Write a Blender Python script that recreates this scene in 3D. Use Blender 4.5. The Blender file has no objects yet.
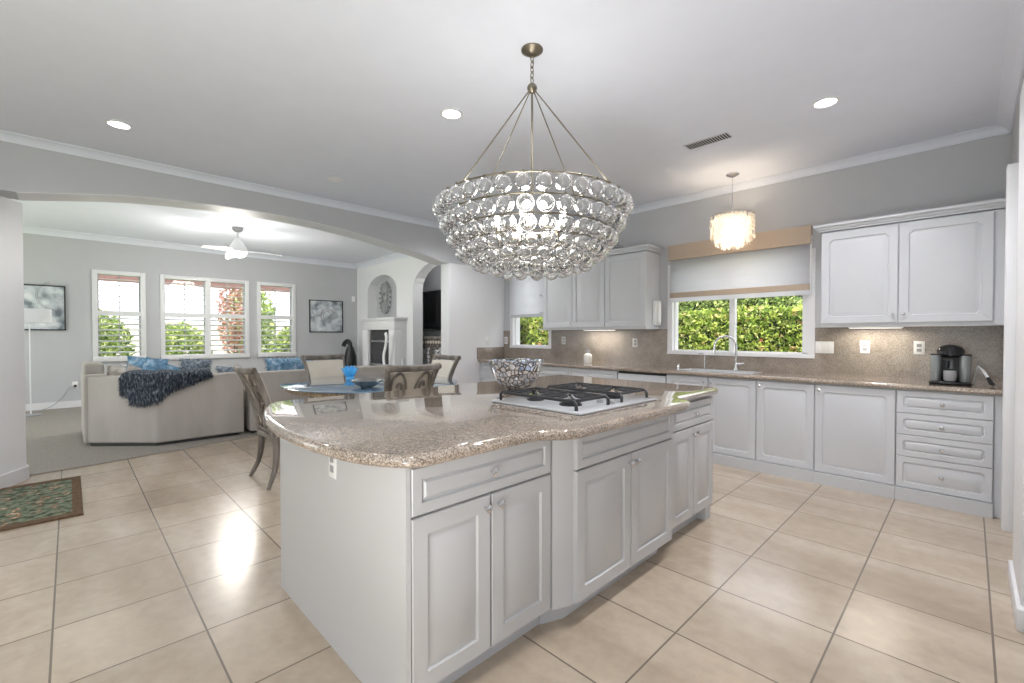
import bpy, bmesh, math, random
from mathutils import Vector, Matrix
PI = math.pi
rnd = random.Random(7)
scn = bpy.context.scene
C = scn.collection

# ------------------------------------------------------------ camera
cam_d = bpy.data.cameras.new('camera'); cam = bpy.data.objects.new('camera', cam_d); C.objects.link(cam)
cam_d.sensor_width = 36; cam_d.lens = 36 * 450 / 1024; cam_d.clip_start = .02
cam.location = (0, 0, 1.30)
cam.rotation_euler = (math.radians(90 - .83), 0, math.radians(45.5))
scn.camera = cam

# ------------------------------------------------------------ world, exposure
world = bpy.data.worlds.new('world'); scn.world = world; world.use_nodes = True
wn = world.node_tree.nodes['Background']
wn.inputs[0].default_value = (.92, .94, 1, 1); wn.inputs[1].default_value = 2.6
vs = scn.view_settings
vs.view_transform = 'Standard'; vs.look = 'None'; vs.gamma = 1; vs.exposure = .2
vs.use_curve_mapping = False

def lamp(name, kind, loc, energy, rot=(0, 0, 0), size=.2, size_y=None, color=(1, 1, 1), spot=None, blend=.6):
    d = bpy.data.lights.new(name, kind); d.energy = energy; d.color = color
    if kind == 'AREA':
        d.size = size
        if size_y: d.shape = 'RECTANGLE'; d.size_y = size_y
    elif kind == 'SUN': d.angle = size
    else: d.shadow_soft_size = size
    if spot: d.spot_size = spot; d.spot_blend = blend
    o = bpy.data.objects.new(name, d); C.objects.link(o); o.location = loc; o.rotation_euler = rot
    return o
# sun, high over the garden side
sun = lamp('sun', 'SUN', (0, 0, 10), 9, size=.02, color=(1, .95, .86))
sun.rotation_euler = Vector((-.45, .55, -.80)).to_track_quat('-Z', 'Y').to_euler()
# added unseen upward fill lamps by the floor, standing in for open-side daylight
lamp('kitchen_added_fill', 'AREA', (-.15, -.85, .3), 64, (math.radians(180), 0, 0), .6, .8, (.92, .94, 1))
lamp('living_added_fill', 'AREA', (-8.0, -2.0, .4), 25, (math.radians(180), 0, 0), 3, 1.6, (.95, .975, 1))

# ------------------------------------------------------------ materials
def mat(name, color=(.8, .8, .8), rough=.5, metal=0, spec=.5, **kw):
    m = bpy.data.materials.new(name); m.use_nodes = True
    b = m.node_tree.nodes['Principled BSDF']
    b.inputs['Base Color'].default_value = (*color, 1)
    b.inputs['Roughness'].default_value = rough; b.inputs['Metallic'].default_value = metal
    b.inputs['Specular IOR Level'].default_value = spec
    for k, v in kw.items(): b.inputs[k.replace('_', ' ')].default_value = v
    return m
def nodes(m): return m.node_tree.nodes, m.node_tree.links, m.node_tree.nodes['Principled BSDF']
def world_pos(n, l, scale=(1, 1, 1), loc=(0, 0, 0)):
    g = n.new('ShaderNodeNewGeometry'); mp = n.new('ShaderNodeMapping')
    mp.inputs['Scale'].default_value = scale; mp.inputs['Location'].default_value = loc
    l.new(g.outputs['Position'], mp.inputs['Vector']); return mp.outputs[0]
def ramp(n, l, src, stops):
    r = n.new('ShaderNodeValToRGB'); e = r.color_ramp.elements
    e[0].position, e[0].color = stops[0][0], (*stops[0][1], 1)
    e[1].position, e[1].color = stops[-1][0], (*stops[-1][1], 1)
    for p, c in stops[1:-1]:
        x = e.new(p); x.color = (*c, 1)
    l.new(src, r.inputs[0]); return r.outputs[0]
def noise(n, l, vec, scale, detail=3, rough=.5):
    t = n.new('ShaderNodeTexNoise'); t.inputs['Scale'].default_value = scale
    t.inputs['Detail'].default_value = detail; t.inputs['Roughness'].default_value = rough
    l.new(vec, t.inputs['Vector']); return t.outputs[0]
def mix(n, l, a, b, fac, mode='MIX'):
    x = n.new('ShaderNodeMix'); x.data_type = 'RGBA'; x.blend_type = mode
    for s, v in ((x.inputs[6], a), (x.inputs[7], b), (x.inputs[0], fac)):
        if isinstance(v, (tuple, list)): s.default_value = (*v, 1)
        elif isinstance(v, (int, float)): s.default_value = v
        else: l.new(v, s)
    return x.outputs[2]
def bump(n, l, b, h, strength=.2, dist=.01):
    x = n.new('ShaderNodeBump'); x.inputs['Strength'].default_value = strength; x.inputs['Distance'].default_value = dist
    l.new(h, x.inputs['Height']); l.new(x.outputs[0], b.inputs['Normal'])
def noisy(name, stops, scale, rough=.6, bump_s=0, detail=4, vecscale=(1, 1, 1), metal=0, nrough=.55, bdist=.01, spec=.5):
    m = mat(name, rough=rough, metal=metal, spec=spec); n, l, b = nodes(m)
    v = world_pos(n, l, vecscale); f = noise(n, l, v, scale, detail, nrough)
    l.new(ramp(n, l, f, stops), b.inputs['Base Color'])
    if bump_s: bump(n, l, b, f, bump_s, bdist)
    return m

M = {}
M['wall'] = noisy('grey wall paint', [(.3, (.53, .538, .555)), (.7, (.55, .558, .575))], 3, .7, .05)
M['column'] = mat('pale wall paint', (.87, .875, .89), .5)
M['ceiling'] = noisy('white ceiling paint', [(.3, (.78, .81, .885)), (.7, (.80, .83, .905))], 6, .8, .06)
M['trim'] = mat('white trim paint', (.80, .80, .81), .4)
M['cabinet'] = mat('white cabinet paint', (.64, .653, .68), .33)
M['island'] = mat('warm white cabinet paint', (.57, .568, .57), .33)
M['toe'] = mat('toe kick paint', (.60, .61, .63), .5)
M['gap'] = mat('dark gap', (.05, .05, .05), .8)
M['chrome'] = mat('chrome', (.75, .75, .77), .12, 1)
M['nickel'] = mat('brushed nickel', (.62, .61, .60), .28, 1)
M['brass'] = mat('antique brass', (.27, .24, .185), .38, 1)
M['plastic'] = mat('white plastic', (.86, .86, .85), .35)
M['black'] = mat('black enamel', (.015, .015, .017), .3)
M['blackgloss'] = mat('black gloss', (.01, .01, .012), .12)
M['iron'] = mat('cast iron', (.022, .022, .025), .42)
M['steel'] = mat('brushed steel', (.72, .73, .74), .25, 1)
M['hob'] = mat('white enamel', (.54, .55, .57), .12)
M['grey'] = mat('grey plastic', (.35, .35, .36), .5)
M['tank'] = mat('smoky tank', (.26, .28, .28), .2, .3)
M['mirrorball'] = mat('polished pewter', (.55, .54, .52), .18, 1)

# granite
def granite(name, c0, c1, c2, c3, rough):
    m = mat(name, rough=rough, spec=.6); n, l, b = nodes(m)
    v = world_pos(n, l); f1 = noise(n, l, v, 160, 3, .72); f2 = noise(n, l, v, 7, 4, .6)
    vo = n.new('ShaderNodeTexVoronoi'); vo.inputs['Scale'].default_value = 210; l.new(v, vo.inputs['Vector'])
    base = ramp(n, l, f1, [(.34, c0), (.45, c1), (.55, c2), (.68, c3)])
    cell = ramp(n, l, vo.outputs['Color'], [(.15, c0), (.45, c1), (.8, c3)])
    x = mix(n, l, base, cell, .45)
    big = ramp(n, l, f2, [(.35, (.82, .80, .78)), (.65, (1.08, 1.06, 1.04))])
    l.new(mix(n, l, x, big, 1.0, 'MULTIPLY'), b.inputs['Base Color'])
    return m
M['granite'] = granite('polished granite', (.06, .042, .03), (.28, .225, .18), (.42, .35, .285), (.72, .63, .55), .06)
M['granite'].node_tree.nodes['Principled BSDF'].inputs['Coat Weight'].default_value = .6
M['granite'].node_tree.nodes['Principled BSDF'].inputs['Coat Roughness'].default_value = .015
M['splash'] = granite('granite backsplash', (.17, .14, .115), (.29, .25, .215), (.36, .315, .275), (.49, .44, .39), .22)

# tile floor
m = mat('travertine tile', rough=.3); n, l, b = nodes(m); M['tile'] = m
T = .485
v = world_pos(n, l, (1, 1, 1), (.403, -1.873 + T * 20, 0))
br = n.new('ShaderNodeTexBrick'); br.offset = 0; br.squash = 1
br.inputs['Scale'].default_value = 1; br.inputs['Brick Width'].default_value = T; br.inputs['Row Height'].default_value = T
br.inputs['Mortar Size'].default_value = .0045; br.inputs['Mortar Smooth'].default_value = .3
br.inputs['Color1'].default_value = (.0, .0, .0, 1); br.inputs['Color2'].default_value = (1, 1, 1, 1); br.inputs['Mortar'].default_value = (.5, .5, .5, 1)
l.new(v, br.inputs['Vector'])
f1 = noise(n, l, world_pos(n, l, (.8, 2.6, 1)), 1.1, 3, .5); f2 = noise(n, l, world_pos(n, l), 14, 4, .6)
c1 = ramp(n, l, f1, [(.3, (.44, .355, .27)), (.5, (.52, .43, .335)), (.7, (.61, .52, .42))])
c2 = mix(n, l, c1, ramp(n, l, f2, [(.3, (.90, .89, .88)), (.7, (1.05, 1.05, 1.05))]), 1.0, 'MULTIPLY')
c3 = mix(n, l, c2, ramp(n, l, br.outputs['Color'], [(0, (.91, .90, .89)), (1, (1.06, 1.06, 1.06))]), 1.0, 'MULTIPLY')
c4 = mix(n, l, c3, (.19, .155, .125), br.outputs['Fac'])
l.new(c4, b.inputs['Base Color'])
b.inputs['Roughness'].default_value = .24; b.inputs['Coat Weight'].default_value = .3; b.inputs['Coat Roughness'].default_value = .18
hm = n.new('ShaderNodeMath'); hm.operation = 'MULTIPLY_ADD'; l.new(br.outputs['Fac'], hm.inputs[0]); hm.inputs[1].default_value = -1.2; l.new(f2, hm.inputs[2])
bump(n, l, b, hm.outputs[0], .22, .004)

M['carpet'] = noisy('beige carpet', [(.3, (.26, .235, .205)), (.7, (.36, .33, .295))], 60, .95, .5, 5)
M['sofa'] = noisy('oatmeal chenille', [(.3, (.42, .385, .35)), (.7, (.50, .465, .43))], 5, .95, .1, 6, (1, 1, .3))
M['cushion'] = noisy('patterned cushion cloth', [(.35, (.42, .36, .32)), (.5, (.62, .56, .52)), (.7, (.72, .68, .65))], 14, .9, .1)
M['bluefur'] = noisy('blue satin cushion', [(.3, (.08, .19, .34)), (.5, (.22, .42, .62)), (.7, (.60, .74, .86))], 16, .7, .3)
M['darkfur'] = noisy('slate blue fur', [(.32, (.008, .012, .02)), (.5, (.045, .06, .085)), (.72, (.30, .34, .38))], 55, .9, .6, 4, (1, 1, .35))
M['fur'] = noisy('grey blue fur', [(.3, (.10, .14, .2)), (.5, (.3, .37, .45)), (.7, (.72, .76, .8))], 30, .9, .6)
M['wood'] = noisy('weathered taupe wood', [(.3, (.10, .085, .07)), (.5, (.20, .175, .15)), (.72, (.36, .325, .29))], 9, .5, .1, 5, (1, 1, .25))
M['cream'] = noisy('cream leather', [(.3, (.66, .60, .50)), (.7, (.74, .68, .58))], 4, .5)
M['seat'] = noisy('speckled seat cloth', [(.4, (.06, .055, .05)), (.5, (.25, .23, .2)), (.62, (.5, .47, .43))], 90, .9)
M['linen'] = noisy('tan linen', [(.3, (.50, .40, .31)), (.7, (.60, .49, .39))], 80, .9, .1)
M['ledge'] = noisy('gold beaded edge', [(.4, (.12, .07, .04)), (.6, (.6, .45, .3))], 90, .4)
M['darkwood'] = noisy('dark carved wood', [(.35, (.025, .02, .018)), (.55, (.15, .13, .11)), (.7, (.5, .47, .43))], 26, .45, .3)
M['hearth'] = mat('firebox black', (.04, .04, .045), .25)
M['art'] = noisy('grey abstract painting', [(.3, (.16, .19, .22)), (.45, (.45, .49, .53)), (.55, (.62, .66, .69)), (.7, (.80, .83, .85))], 5, .4, 0, 3, (1, 1, 1))
n, l, b = nodes(M['art'])
M['tableglass'] = mat('dark table glass with window blue', (.09, .17, .26), .04, 0, .9, Coat_Weight=.6, Coat_Roughness=.02)  # dark glass; the blue of reflected windows is put into its base colour
M['blueglass'] = mat('blue glass', (.10, .50, .86), .1, 0, .6, Transmission_Weight=.35, Emission_Color=(.1, .5, .9, 1), Emission_Strength=.12)
M['screen'] = mat('tv screen', (.02, .02, .022), .08)
M['bark'] = mat('bark', (.16, .11, .08), .9)
M['redwood'] = mat('red stained timber', (.20, .11, .10), .8)
M['stucco'] = noisy('sunlit stucco', [(.3, (.62, .58, .52)), (.7, (.72, .68, .62))], 8, .9)
M['grass'] = noisy('lawn', [(.3, (.07, .14, .03)), (.7, (.22, .33, .08))], 20, .95)

def emit(name, col, s):
    m = mat(name, col, .5); b = m.node_tree.nodes['Principled BSDF']
    b.inputs['Emission Color'].default_value = (*col, 1); b.inputs['Emission Strength'].default_value = s; return m
M['bulb'] = emit('lit bulb', (1, .96, .90), 12)
M['warmbulb'] = emit('warm lit bulb', (1, .84, .62), 8)
M['canlens'] = emit('lit lens', (1, .98, .95), 9)
M['dimlens'] = emit('unlit lens', (.85, .85, .85), .02)
M['strip'] = emit('lit strip', (1, .95, .85), 2.5)

# clear glass
def ball_mesh(mb, c, r, u, v, hollow=.80):
    mb.sphere(c, r, u, v)
    return mb
def glass(name, col=(1, 1, 1), rough=0, ior=1.45):
    m = bpy.data.materials.new(name); m.use_nodes = True; n = m.node_tree.nodes; l = m.node_tree.links
    n.remove(n['Principled BSDF']); g = n.new('ShaderNodeBsdfGlass'); g.inputs['Color'].default_value = (*col, 1)
    g.inputs['Roughness'].default_value = rough; g.inputs['IOR'].default_value = ior
    l.new(g.outputs[0], n['Material Output'].inputs[0]); return m
M['crystal'] = glass('clear glass ball', (1, 1, 1), .0, 1.42)
def pane_mat(name, tint=(1, 1, 1), g=.06):
    m = bpy.data.materials.new(name); m.use_nodes = True; n = m.node_tree.nodes; l = m.node_tree.links
    n.remove(n['Principled BSDF']); t = n.new('ShaderNodeBsdfTransparent'); t.inputs[0].default_value = (*tint, 1)
    q = n.new('ShaderNodeBsdfGlossy'); q.inputs['Roughness'].default_value = .02
    x = n.new('ShaderNodeMixShader'); x.inputs[0].default_value = g
    l.new(t.outputs[0], x.inputs[1]); l.new(q.outputs[0], x.inputs[2]); l.new(x.outputs[0], n['Material Output'].inputs[0]); return m
M['pane'] = pane_mat('window pane', g=.025)
def cloth_trans(name, col, trans=.5, transp=0):
    m = bpy.data.materials.new(name); m.use_nodes = True; n = m.node_tree.nodes; l = m.node_tree.links
    n.remove(n['Principled BSDF']); d = n.new('ShaderNodeBsdfDiffuse'); t = n.new('ShaderNodeBsdfTranslucent')
    d.inputs[0].default_value = (*col, 1); t.inputs[0].default_value = (*col, 1)
    x = n.new('ShaderNodeMixShader'); x.inputs[0].default_value = trans
    l.new(d.outputs[0], x.inputs[1]); l.new(t.outputs[0], x.inputs[2]); out = x.outputs[0]
    if transp:
        tr = n.new('ShaderNodeBsdfTransparent'); y = n.new('ShaderNodeMixShader'); y.inputs[0].default_value = transp
        l.new(out, y.inputs[1]); l.new(tr.outputs[0], y.inputs[2]); out = y.outputs[0]
    l.new(out, n['Material Output'].inputs[0]); return m
M['sheer'] = cloth_trans('white sheer cloth', (.92, .92, .95), .62)
M['shell'] = cloth_trans('capiz shell', (.97, .91, .83), .6, .18)
def leafmat(name, stops, scale=9):
    m = bpy.data.materials.new(name); m.use_nodes = True; n = m.node_tree.nodes; l = m.node_tree.links
    b = n['Principled BSDF']; b.inputs['Roughness'].default_value = .5
    wn = n.new('ShaderNodeTexWhiteNoise'); wn.noise_dimensions = '3D'
    g = n.new('ShaderNodeNewGeometry'); sn = n.new('ShaderNodeVectorMath'); sn.operation = 'SNAP'; sn.inputs[1].default_value = (.06, .06, .06)
    l.new(g.outputs['Position'], sn.inputs[0]); l.new(sn.outputs[0], wn.inputs['Vector'])
    col = ramp(n, l, wn.outputs['Value'], stops)
    l.new(col, b.inputs['Base Color'])
    t = n.new('ShaderNodeBsdfTranslucent'); l.new(col, t.inputs[0]); x = n.new('ShaderNodeMixShader'); x.inputs[0].default_value = .45
    l.new(b.outputs[0], x.inputs[1]); l.new(t.outputs[0], x.inputs[2]); l.new(x.outputs[0], n['Material Output'].inputs[0]); return m
M['hedge'] = leafmat('hedge leaves', [(0, (.07, .14, .02)), (.3, (.24, .36, .05)), (.7, (.50, .58, .12)), (.93, (.75, .78, .35)), (1, (.6, .25, .16))])
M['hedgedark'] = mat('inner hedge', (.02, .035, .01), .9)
M['pink'] = leafmat('pink blossom', [(0, (.18, .22, .05)), (.5, (.45, .20, .18)), (1, (.75, .45, .45))])
M['tree'] = leafmat('garden leaves', [(0, (.06, .12, .03)), (.5, (.26, .38, .09)), (1, (.70, .75, .30))])

# ------------------------------------------------------------ mesh helpers
class MB:
    def __init__(s): s.v = []; s.f = []; s.smooth = []
    def add(s, vs, fs, sm=False):
        o = len(s.v); s.v += [tuple(v) for v in vs]; s.f += [tuple(i + o for i in f) for f in fs]; s.smooth += [sm] * len(fs); return s
    def box(s, x0, x1, y0, y1, z0, z1, b=0):
        x0, x1 = sorted((x0, x1)); y0, y1 = sorted((y0, y1)); z0, z1 = sorted((z0, z1))
        if b <= 0:
            vs = [(x, y, z) for z in (z0, z1) for y in (y0, y1) for x in (x0, x1)]
            return s.add(vs, [(0, 2, 3, 1), (4, 5, 7, 6), (0, 1, 5, 4), (2, 6, 7, 3), (0, 4, 6, 2), (1, 3, 7, 5)])
        bm = bmesh.new(); bmesh.ops.create_cube(bm, size=1)
        for v in bm.verts: v.co = ((x0 + x1) / 2 + v.co.x * (x1 - x0), (y0 + y1) / 2 + v.co.y * (y1 - y0), (z0 + z1) / 2 + v.co.z * (z1 - z0))
        seg = 2 if b < .03 else 4
        bmesh.ops.bevel(bm, geom=bm.edges[:], offset=b, segments=seg, affect='EDGES', profile=.5)
        return s.bm(bm, True)
    def bm(s, bm, sm=False, mtx=None):
        bm.verts.index_update(); vs = [(mtx @ v.co if mtx else v.co.copy()) for v in bm.verts]
        s.add(vs, [[v.index for v in f.verts] for f in bm.faces], sm); bm.free(); return s
    def prism(s, pts, z0, z1, axis='z', sm=False):
        """extrude a polygon; axis z: pts (x,y); axis x: pts (y,z); axis y: pts (x,z)"""
        n = len(pts)
        def p(a, b, c): return {'z': (a, b, c), 'x': (c, a, b), 'y': (a, c, b)}[axis]
        vs = [p(a, b, z0) for a, b in pts] + [p(a, b, z1) for a, b in pts]
        fs = [tuple(range(n))[::-1], tuple(range(n, 2 * n))] + [(i, (i + 1) % n, n + (i + 1) % n, n + i) for i in range(n)]
        return s.add(vs, fs, sm)
    def lathe(s, prof, cx=0, cy=0, cz=0, n=24, sx=1, sy=1, cap=True):
        vs = []; fs = []
        for r, z in prof:
            for k in range(n):
                a = 2 * PI * k / n; vs.append((cx + r * sx * math.cos(a), cy + r * sy * math.sin(a), cz + z))
        for i in range(len(prof) - 1):
            for k in range(n):
                k2 = (k + 1) % n; fs.append((i * n + k, i * n + k2, (i + 1) * n + k2, (i + 1) * n + k))
        if cap:
            fs.append(tuple(range(n))[::-1]); q = (len(prof) - 1) * n; fs.append(tuple(range(q, q + n)))
        return s.add(vs, fs, True)
    def tube(s, pts, r, n=8, closed=False, flat=1):
        pts = [Vector(p) for p in pts]; N = len(pts); rs = r if isinstance(r, (list, tuple)) else [r] * N
        vs = []; fs = []; up = None
        for i, p in enumerate(pts):
            if closed: t = pts[(i + 1) % N] - pts[i - 1]
            else: t = pts[min(i + 1, N - 1)] - pts[max(i - 1, 0)]
            t.normalize()
            if up is None:
                up = Vector((0, 0, 1)) if abs(t.z) < .9 else Vector((1, 0, 0))
            a = t.cross(up)
            if a.length < 1e-4: a = t.cross(Vector((0, 1, 0)))
            a.normalize(); b = a.cross(t).normalized(); up = b
            for k in range(n):
                q = 2 * PI * k / n; vs.append(p + a * (math.cos(q) * rs[i] * flat) + b * (math.sin(q) * rs[i]))
        m = N if closed else N - 1
        for i in range(m):
            j = (i + 1) % N
            for k in range(n):
                k2 = (k + 1) % n; fs.append((i * n + k, i * n + k2, j * n + k2, j * n + k))
        if not closed: fs += [tuple(range(n))[::-1], tuple(range((N - 1) * n, N * n))]
        return s.add(vs, fs, True)
    def sphere(s, c, r, u=16, v=10, sx=1, sy=1, sz=1):
        bm = bmesh.new(); bmesh.ops.create_uvsphere(bm, u_segments=u, v_segments=v, radius=r)
        return s.bm(bm, True, Matrix.Translation(c) @ Matrix.Diagonal((sx, sy, sz, 1)))
    def panel(s, o, u, v, nrm, w, h, t=.02, frame=.055, notch=0, arch=0):
        """raised-panel door or drawer front: o lower left corner on the back plane"""
        o, u, v, nrm = Vector(o), Vector(u), Vector(v), Vector(nrm)
        fr = min(frame, w * .25, h * .24); k_ = min(1, h / .3)
        rings = [(0, 0), (0, t - .003), (.003, t), (fr, t), (fr + .005, t - .010), (fr + .012 * k_ + .002, t - .010), (fr + .034 * k_, t - .001)]
        K = 5 if notch else 1
        def ring(ins, d):
            x0, x1, y0, y1 = ins, w - ins, ins, h - ins
            if K == 1: P_ = [(x0, y0), (x1, y0), (x1, y1), (x0, y1)]
            else:
                r = notch * (1 - .35 * (ins - fr) / .034) if ins >= fr else .0008
                P_ = []
                for cx_, cy_, a0 in ((x0, y0, 90), (x1, y0, 180), (x1, y1, 270), (x0, y1, 0)):
                    for k in range(K):
                        a = math.radians(a0 - 90 * k / (K - 1)); P_.append((cx_ + r * math.cos(a), cy_ + r * math.sin(a)))
            return [o + u * a + v * b + nrm * d for a, b in P_]
        vs = []; N = 4 * K
        for ins, d in rings: vs += ring(ins, d)
        fs = [tuple(range(N))[::-1]]
        for i in range(len(rings) - 1):
            for k in range(N): k2 = (k + 1) % N; fs.append((i * N + k, i * N + k2, (i + 1) * N + k2, (i + 1) * N + k))
        q = (len(rings) - 1) * N; fs.append(tuple(range(q, q + N)))
        return s.add(vs, fs)
    def build(s, name, m, parent=None, off=None, local=False):
        """vertices are world coordinates unless local=True (then relative to the parent thing)"""
        me = bpy.data.meshes.new(name); 
        base = Vector((0, 0, 0))
        if not local:
            if parent is not None: base = Vector(ORG[parent.name])
            elif off is not None: base = Vector(off)
            else:
                xs = list(zip(*s.v)); base = Vector(((min(xs[0]) + max(xs[0])) / 2, (min(xs[1]) + max(xs[1])) / 2, min(xs[2])))
        me.from_pydata([tuple(Vector(v) - base) for v in s.v], [], s.f)
        me.polygons.foreach_set('use_smooth', s.smooth)
        bm = bmesh.new(); bm.from_mesh(me); bmesh.ops.recalc_face_normals(bm, faces=bm.faces[:]); bm.to_mesh(me); bm.free()
        me.materials.append(M[m] if isinstance(m, str) else m)
        try: me.set_sharp_from_angle(angle=math.radians(40))
        except Exception: pass
        o = bpy.data.objects.new(name, me); C.objects.link(o)
        if parent is not None: o.parent = parent; ORG[o.name] = tuple(ORG[parent.name])
        else:
            o.location = base if not local else (0, 0, 0); ORG[o.name] = tuple(base)
        return o
ORG = {}
def tag(o, label, cat, group=None, kind=None):
    o['label'] = label; o['category'] = cat
    if group: o['group'] = group
    if kind: o['kind'] = kind
    return o
def thing(name, label, cat, loc=(0, 0, 0), rotz=0, group=None):
    o = bpy.data.objects.new(name, None); C.objects.link(o); o.location = loc; o.rotation_euler = (0, 0, rotz)
    o.empty_display_size = .1; ORG[o.name] = tuple(loc)
    return tag(o, label, cat, group)
def struct(name, mb, m, label=None):
    o = mb.build(name, m); o['kind'] = 'structure'
    if label: o['label'] = label
    return o
def copy_tree(o, parent=None):
    c = o.copy(); C.objects.link(c); c.parent = parent
    for ch in list(o.children): copy_tree(ch, c)
    return c
def arc(cx, cy, r, a0, a1, n, ry=None):
    ry = r if ry is None else ry
    return [(cx + r * math.cos(math.radians(a0 + (a1 - a0) * i / n)), cy + ry * math.sin(math.radians(a0 + (a1 - a0) * i / n))) for i in range(n + 1)]
def knob(parent, c, nrm, m='chrome', r=.0155):
    c = Vector(c); nrm = Vector(nrm); mb = MB()
    mb.tube([c, c + nrm * .012, c + nrm * .016, c + nrm * .026, c + nrm * .032], [.006, .005, r * .8, r, r * .45], 12)
    o = mb.build('knob', m, parent); return o

# ============================================================ ROOM SHELL
CZ = 2.93          # kitchen ceiling
LZ = 3.12          # living ceiling
WY = 5.22          # sink wall
WX = -5.5          # arch wall (kitchen face)
LX = -11.2         # living window wall
FY = 5.35          # fireplace wall
# floors
struct('floor', MB().box(-6.9, .6, -3.2, WY + .3, -.1, 0), 'tile')
cp = [(-6.02, -.6), (-6.06, -.28), (-6.10, .09), (-6.23, .80), (-6.41, 1.66), (-6.62, 2.6), (-6.85, 3.6), (-6.4, 5.35), (-6.4, 6.3), (LX, 6.3), (LX, -3.2), (-5.95, -3.2)]
struct('floor_carpet', MB().prism(cp[::-1], -.1, .012), 'carpet')
# ceilings
struct('ceiling', MB().box(-5.6, .6, -3.2, WY + .3, CZ, CZ + .12), 'ceiling')
struct('ceiling_living', MB().box(LX - .2, -5.6, -3.2, 6.35, LZ, LZ + .12), 'ceiling')

def wall_holes(axis, c0, c1, a0, a1, z0, z1, holes):
    """wall slab between c0..c1 on its axis with rectangular holes (a0,a1,z0,z1)"""
    mb = MB()
    cuts = sorted({a0, a1, *[h[0] for h in holes], *[h[1] for h in holes]})
    for i in range(len(cuts) - 1):
        p, q = cuts[i], cuts[i + 1]; hs = sorted([h for h in holes if h[0] <= p and h[1] >= q], key=lambda h: h[2]); z = z0
        for h in hs + [(0, 0, z1, z1)]:
            if h[2] > z:
                if axis == 'y': mb.box(p, q, c0, c1, z, h[2])
                else: mb.box(c0, c1, p, q, z, h[2])
            z = h[3]
    return mb
# sink wall with two windows
W1 = (-2.545, -1.115, 1.10, 2.15); W2 = (-5.30, -4.50, 1.12, 2.36)
struct('wall_back', wall_holes('y', WY, WY + .16, -5.5, .25, 0, CZ + .05, [W1, W2]), 'wall')
struct('wall_right', MB().box(.21, .35, -.6, WY + .2, 0, CZ + .05), 'wall')
# projecting jambs of the passage on the right
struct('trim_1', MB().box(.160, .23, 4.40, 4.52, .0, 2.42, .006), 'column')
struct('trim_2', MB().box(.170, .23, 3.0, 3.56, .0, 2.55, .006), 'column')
struct('baseboard_right', MB().box(.155, .19, 2.95, 3.575, 0, .10, .006), 'trim')
# arch wall: outline with a shallow arch
ap = [(-.30, 2.475), (0, 2.53), (.35, 2.59), (.7, 2.625), (1.1, 2.652), (1.5, 2.662), (1.9, 2.655), (2.3, 2.635), (2.7, 2.598), (3.05, 2.553), (3.4, 2.500), (3.7, 2.45), (3.9, 2.41), (4.08, 2.385)]
def smooth(pts, k=4):
    out = []
    for i in range(len(pts) - 1):
        p0 = pts[max(i - 1, 0)]; p1 = pts[i]; p2 = pts[i + 1]; p3 = pts[min(i + 2, len(pts) - 1)]
        for j in range(k):
            t = j / k
            out.append(tuple(.5 * ((2 * p1[d]) + (-p0[d] + p2[d]) * t + (2 * p0[d] - 5 * p1[d] + 4 * p2[d] - p3[d]) * t * t + (-p0[d] + 3 * p1[d] - 3 * p2[d] + p3[d]) * t ** 3) for d in range(len(p1))))
    return out + [pts[-1]]
aps = smooth(ap, 3)
mb = MB()
for i in range(len(aps) - 1):
    (y0, a), (y1, b_) = aps[i], aps[i + 1]
    mb.prism([(y0, a), (y1, b_), (y1, LZ + .05), (y0, LZ + .05)], WX, WX - .31, 'x')
mb.box(WX, WX - .31, -3.2, -.30, 2.475, LZ + .05)
mb.box(WX, WX - .31, 4.08, WY + .3, 2.385, LZ + .05)
bmw = mb
struct('wall_left', mb, 'wall')
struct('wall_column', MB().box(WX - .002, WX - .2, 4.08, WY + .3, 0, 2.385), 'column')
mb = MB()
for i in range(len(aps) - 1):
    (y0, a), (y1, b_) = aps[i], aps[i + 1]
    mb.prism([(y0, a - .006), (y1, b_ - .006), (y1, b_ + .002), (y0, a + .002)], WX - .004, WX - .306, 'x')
struct('soffit_bounce_strip', mb, 'trim')  # bounce light on the arch underside, put into a strip of lighter colour
# rounded corner bead at the end of the arch wall
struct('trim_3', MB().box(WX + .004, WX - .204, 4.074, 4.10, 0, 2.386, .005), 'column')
# pillar
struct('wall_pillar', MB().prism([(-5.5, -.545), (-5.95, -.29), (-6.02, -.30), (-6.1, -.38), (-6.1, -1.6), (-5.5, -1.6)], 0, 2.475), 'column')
struct('baseboard_pillar', MB().prism([(-5.48, -.542), (-5.945, -.272), (-6.03, -.285), (-6.12, -.37), (-6.12, -1.6), (-5.48, -1.6)], 0, .115), 'trim')
# living shell
LW = [(.37, .98, .90, 2.42), (1.35, 2.05, .90, 2.42), (2.12, 2.76, .90, 2.42), (3.07, 3.74, .90, 2.42)]
holes_l = [(.37, .98, .90, 2.42), (1.35, 2.76, .90, 2.42), (3.07, 3.74, .90, 2.42)]
struct('wall_window', wall_holes('x', LX - .16, LX, -3.2, 6.35, 0, LZ + .05, holes_l), 'wall')
struct('wall_rear', wall_holes('y', -3.2, -3.06, LX - .2, .35, 0, LZ + .05, [(-10.8, -6.4, 0, 2.6), (-.9, .1, 0, 2.6)]), 'wall')
struct('baseboard_window', MB().box(LX, LX + .02, -3.0, FY, .01, .13), 'trim')
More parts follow.
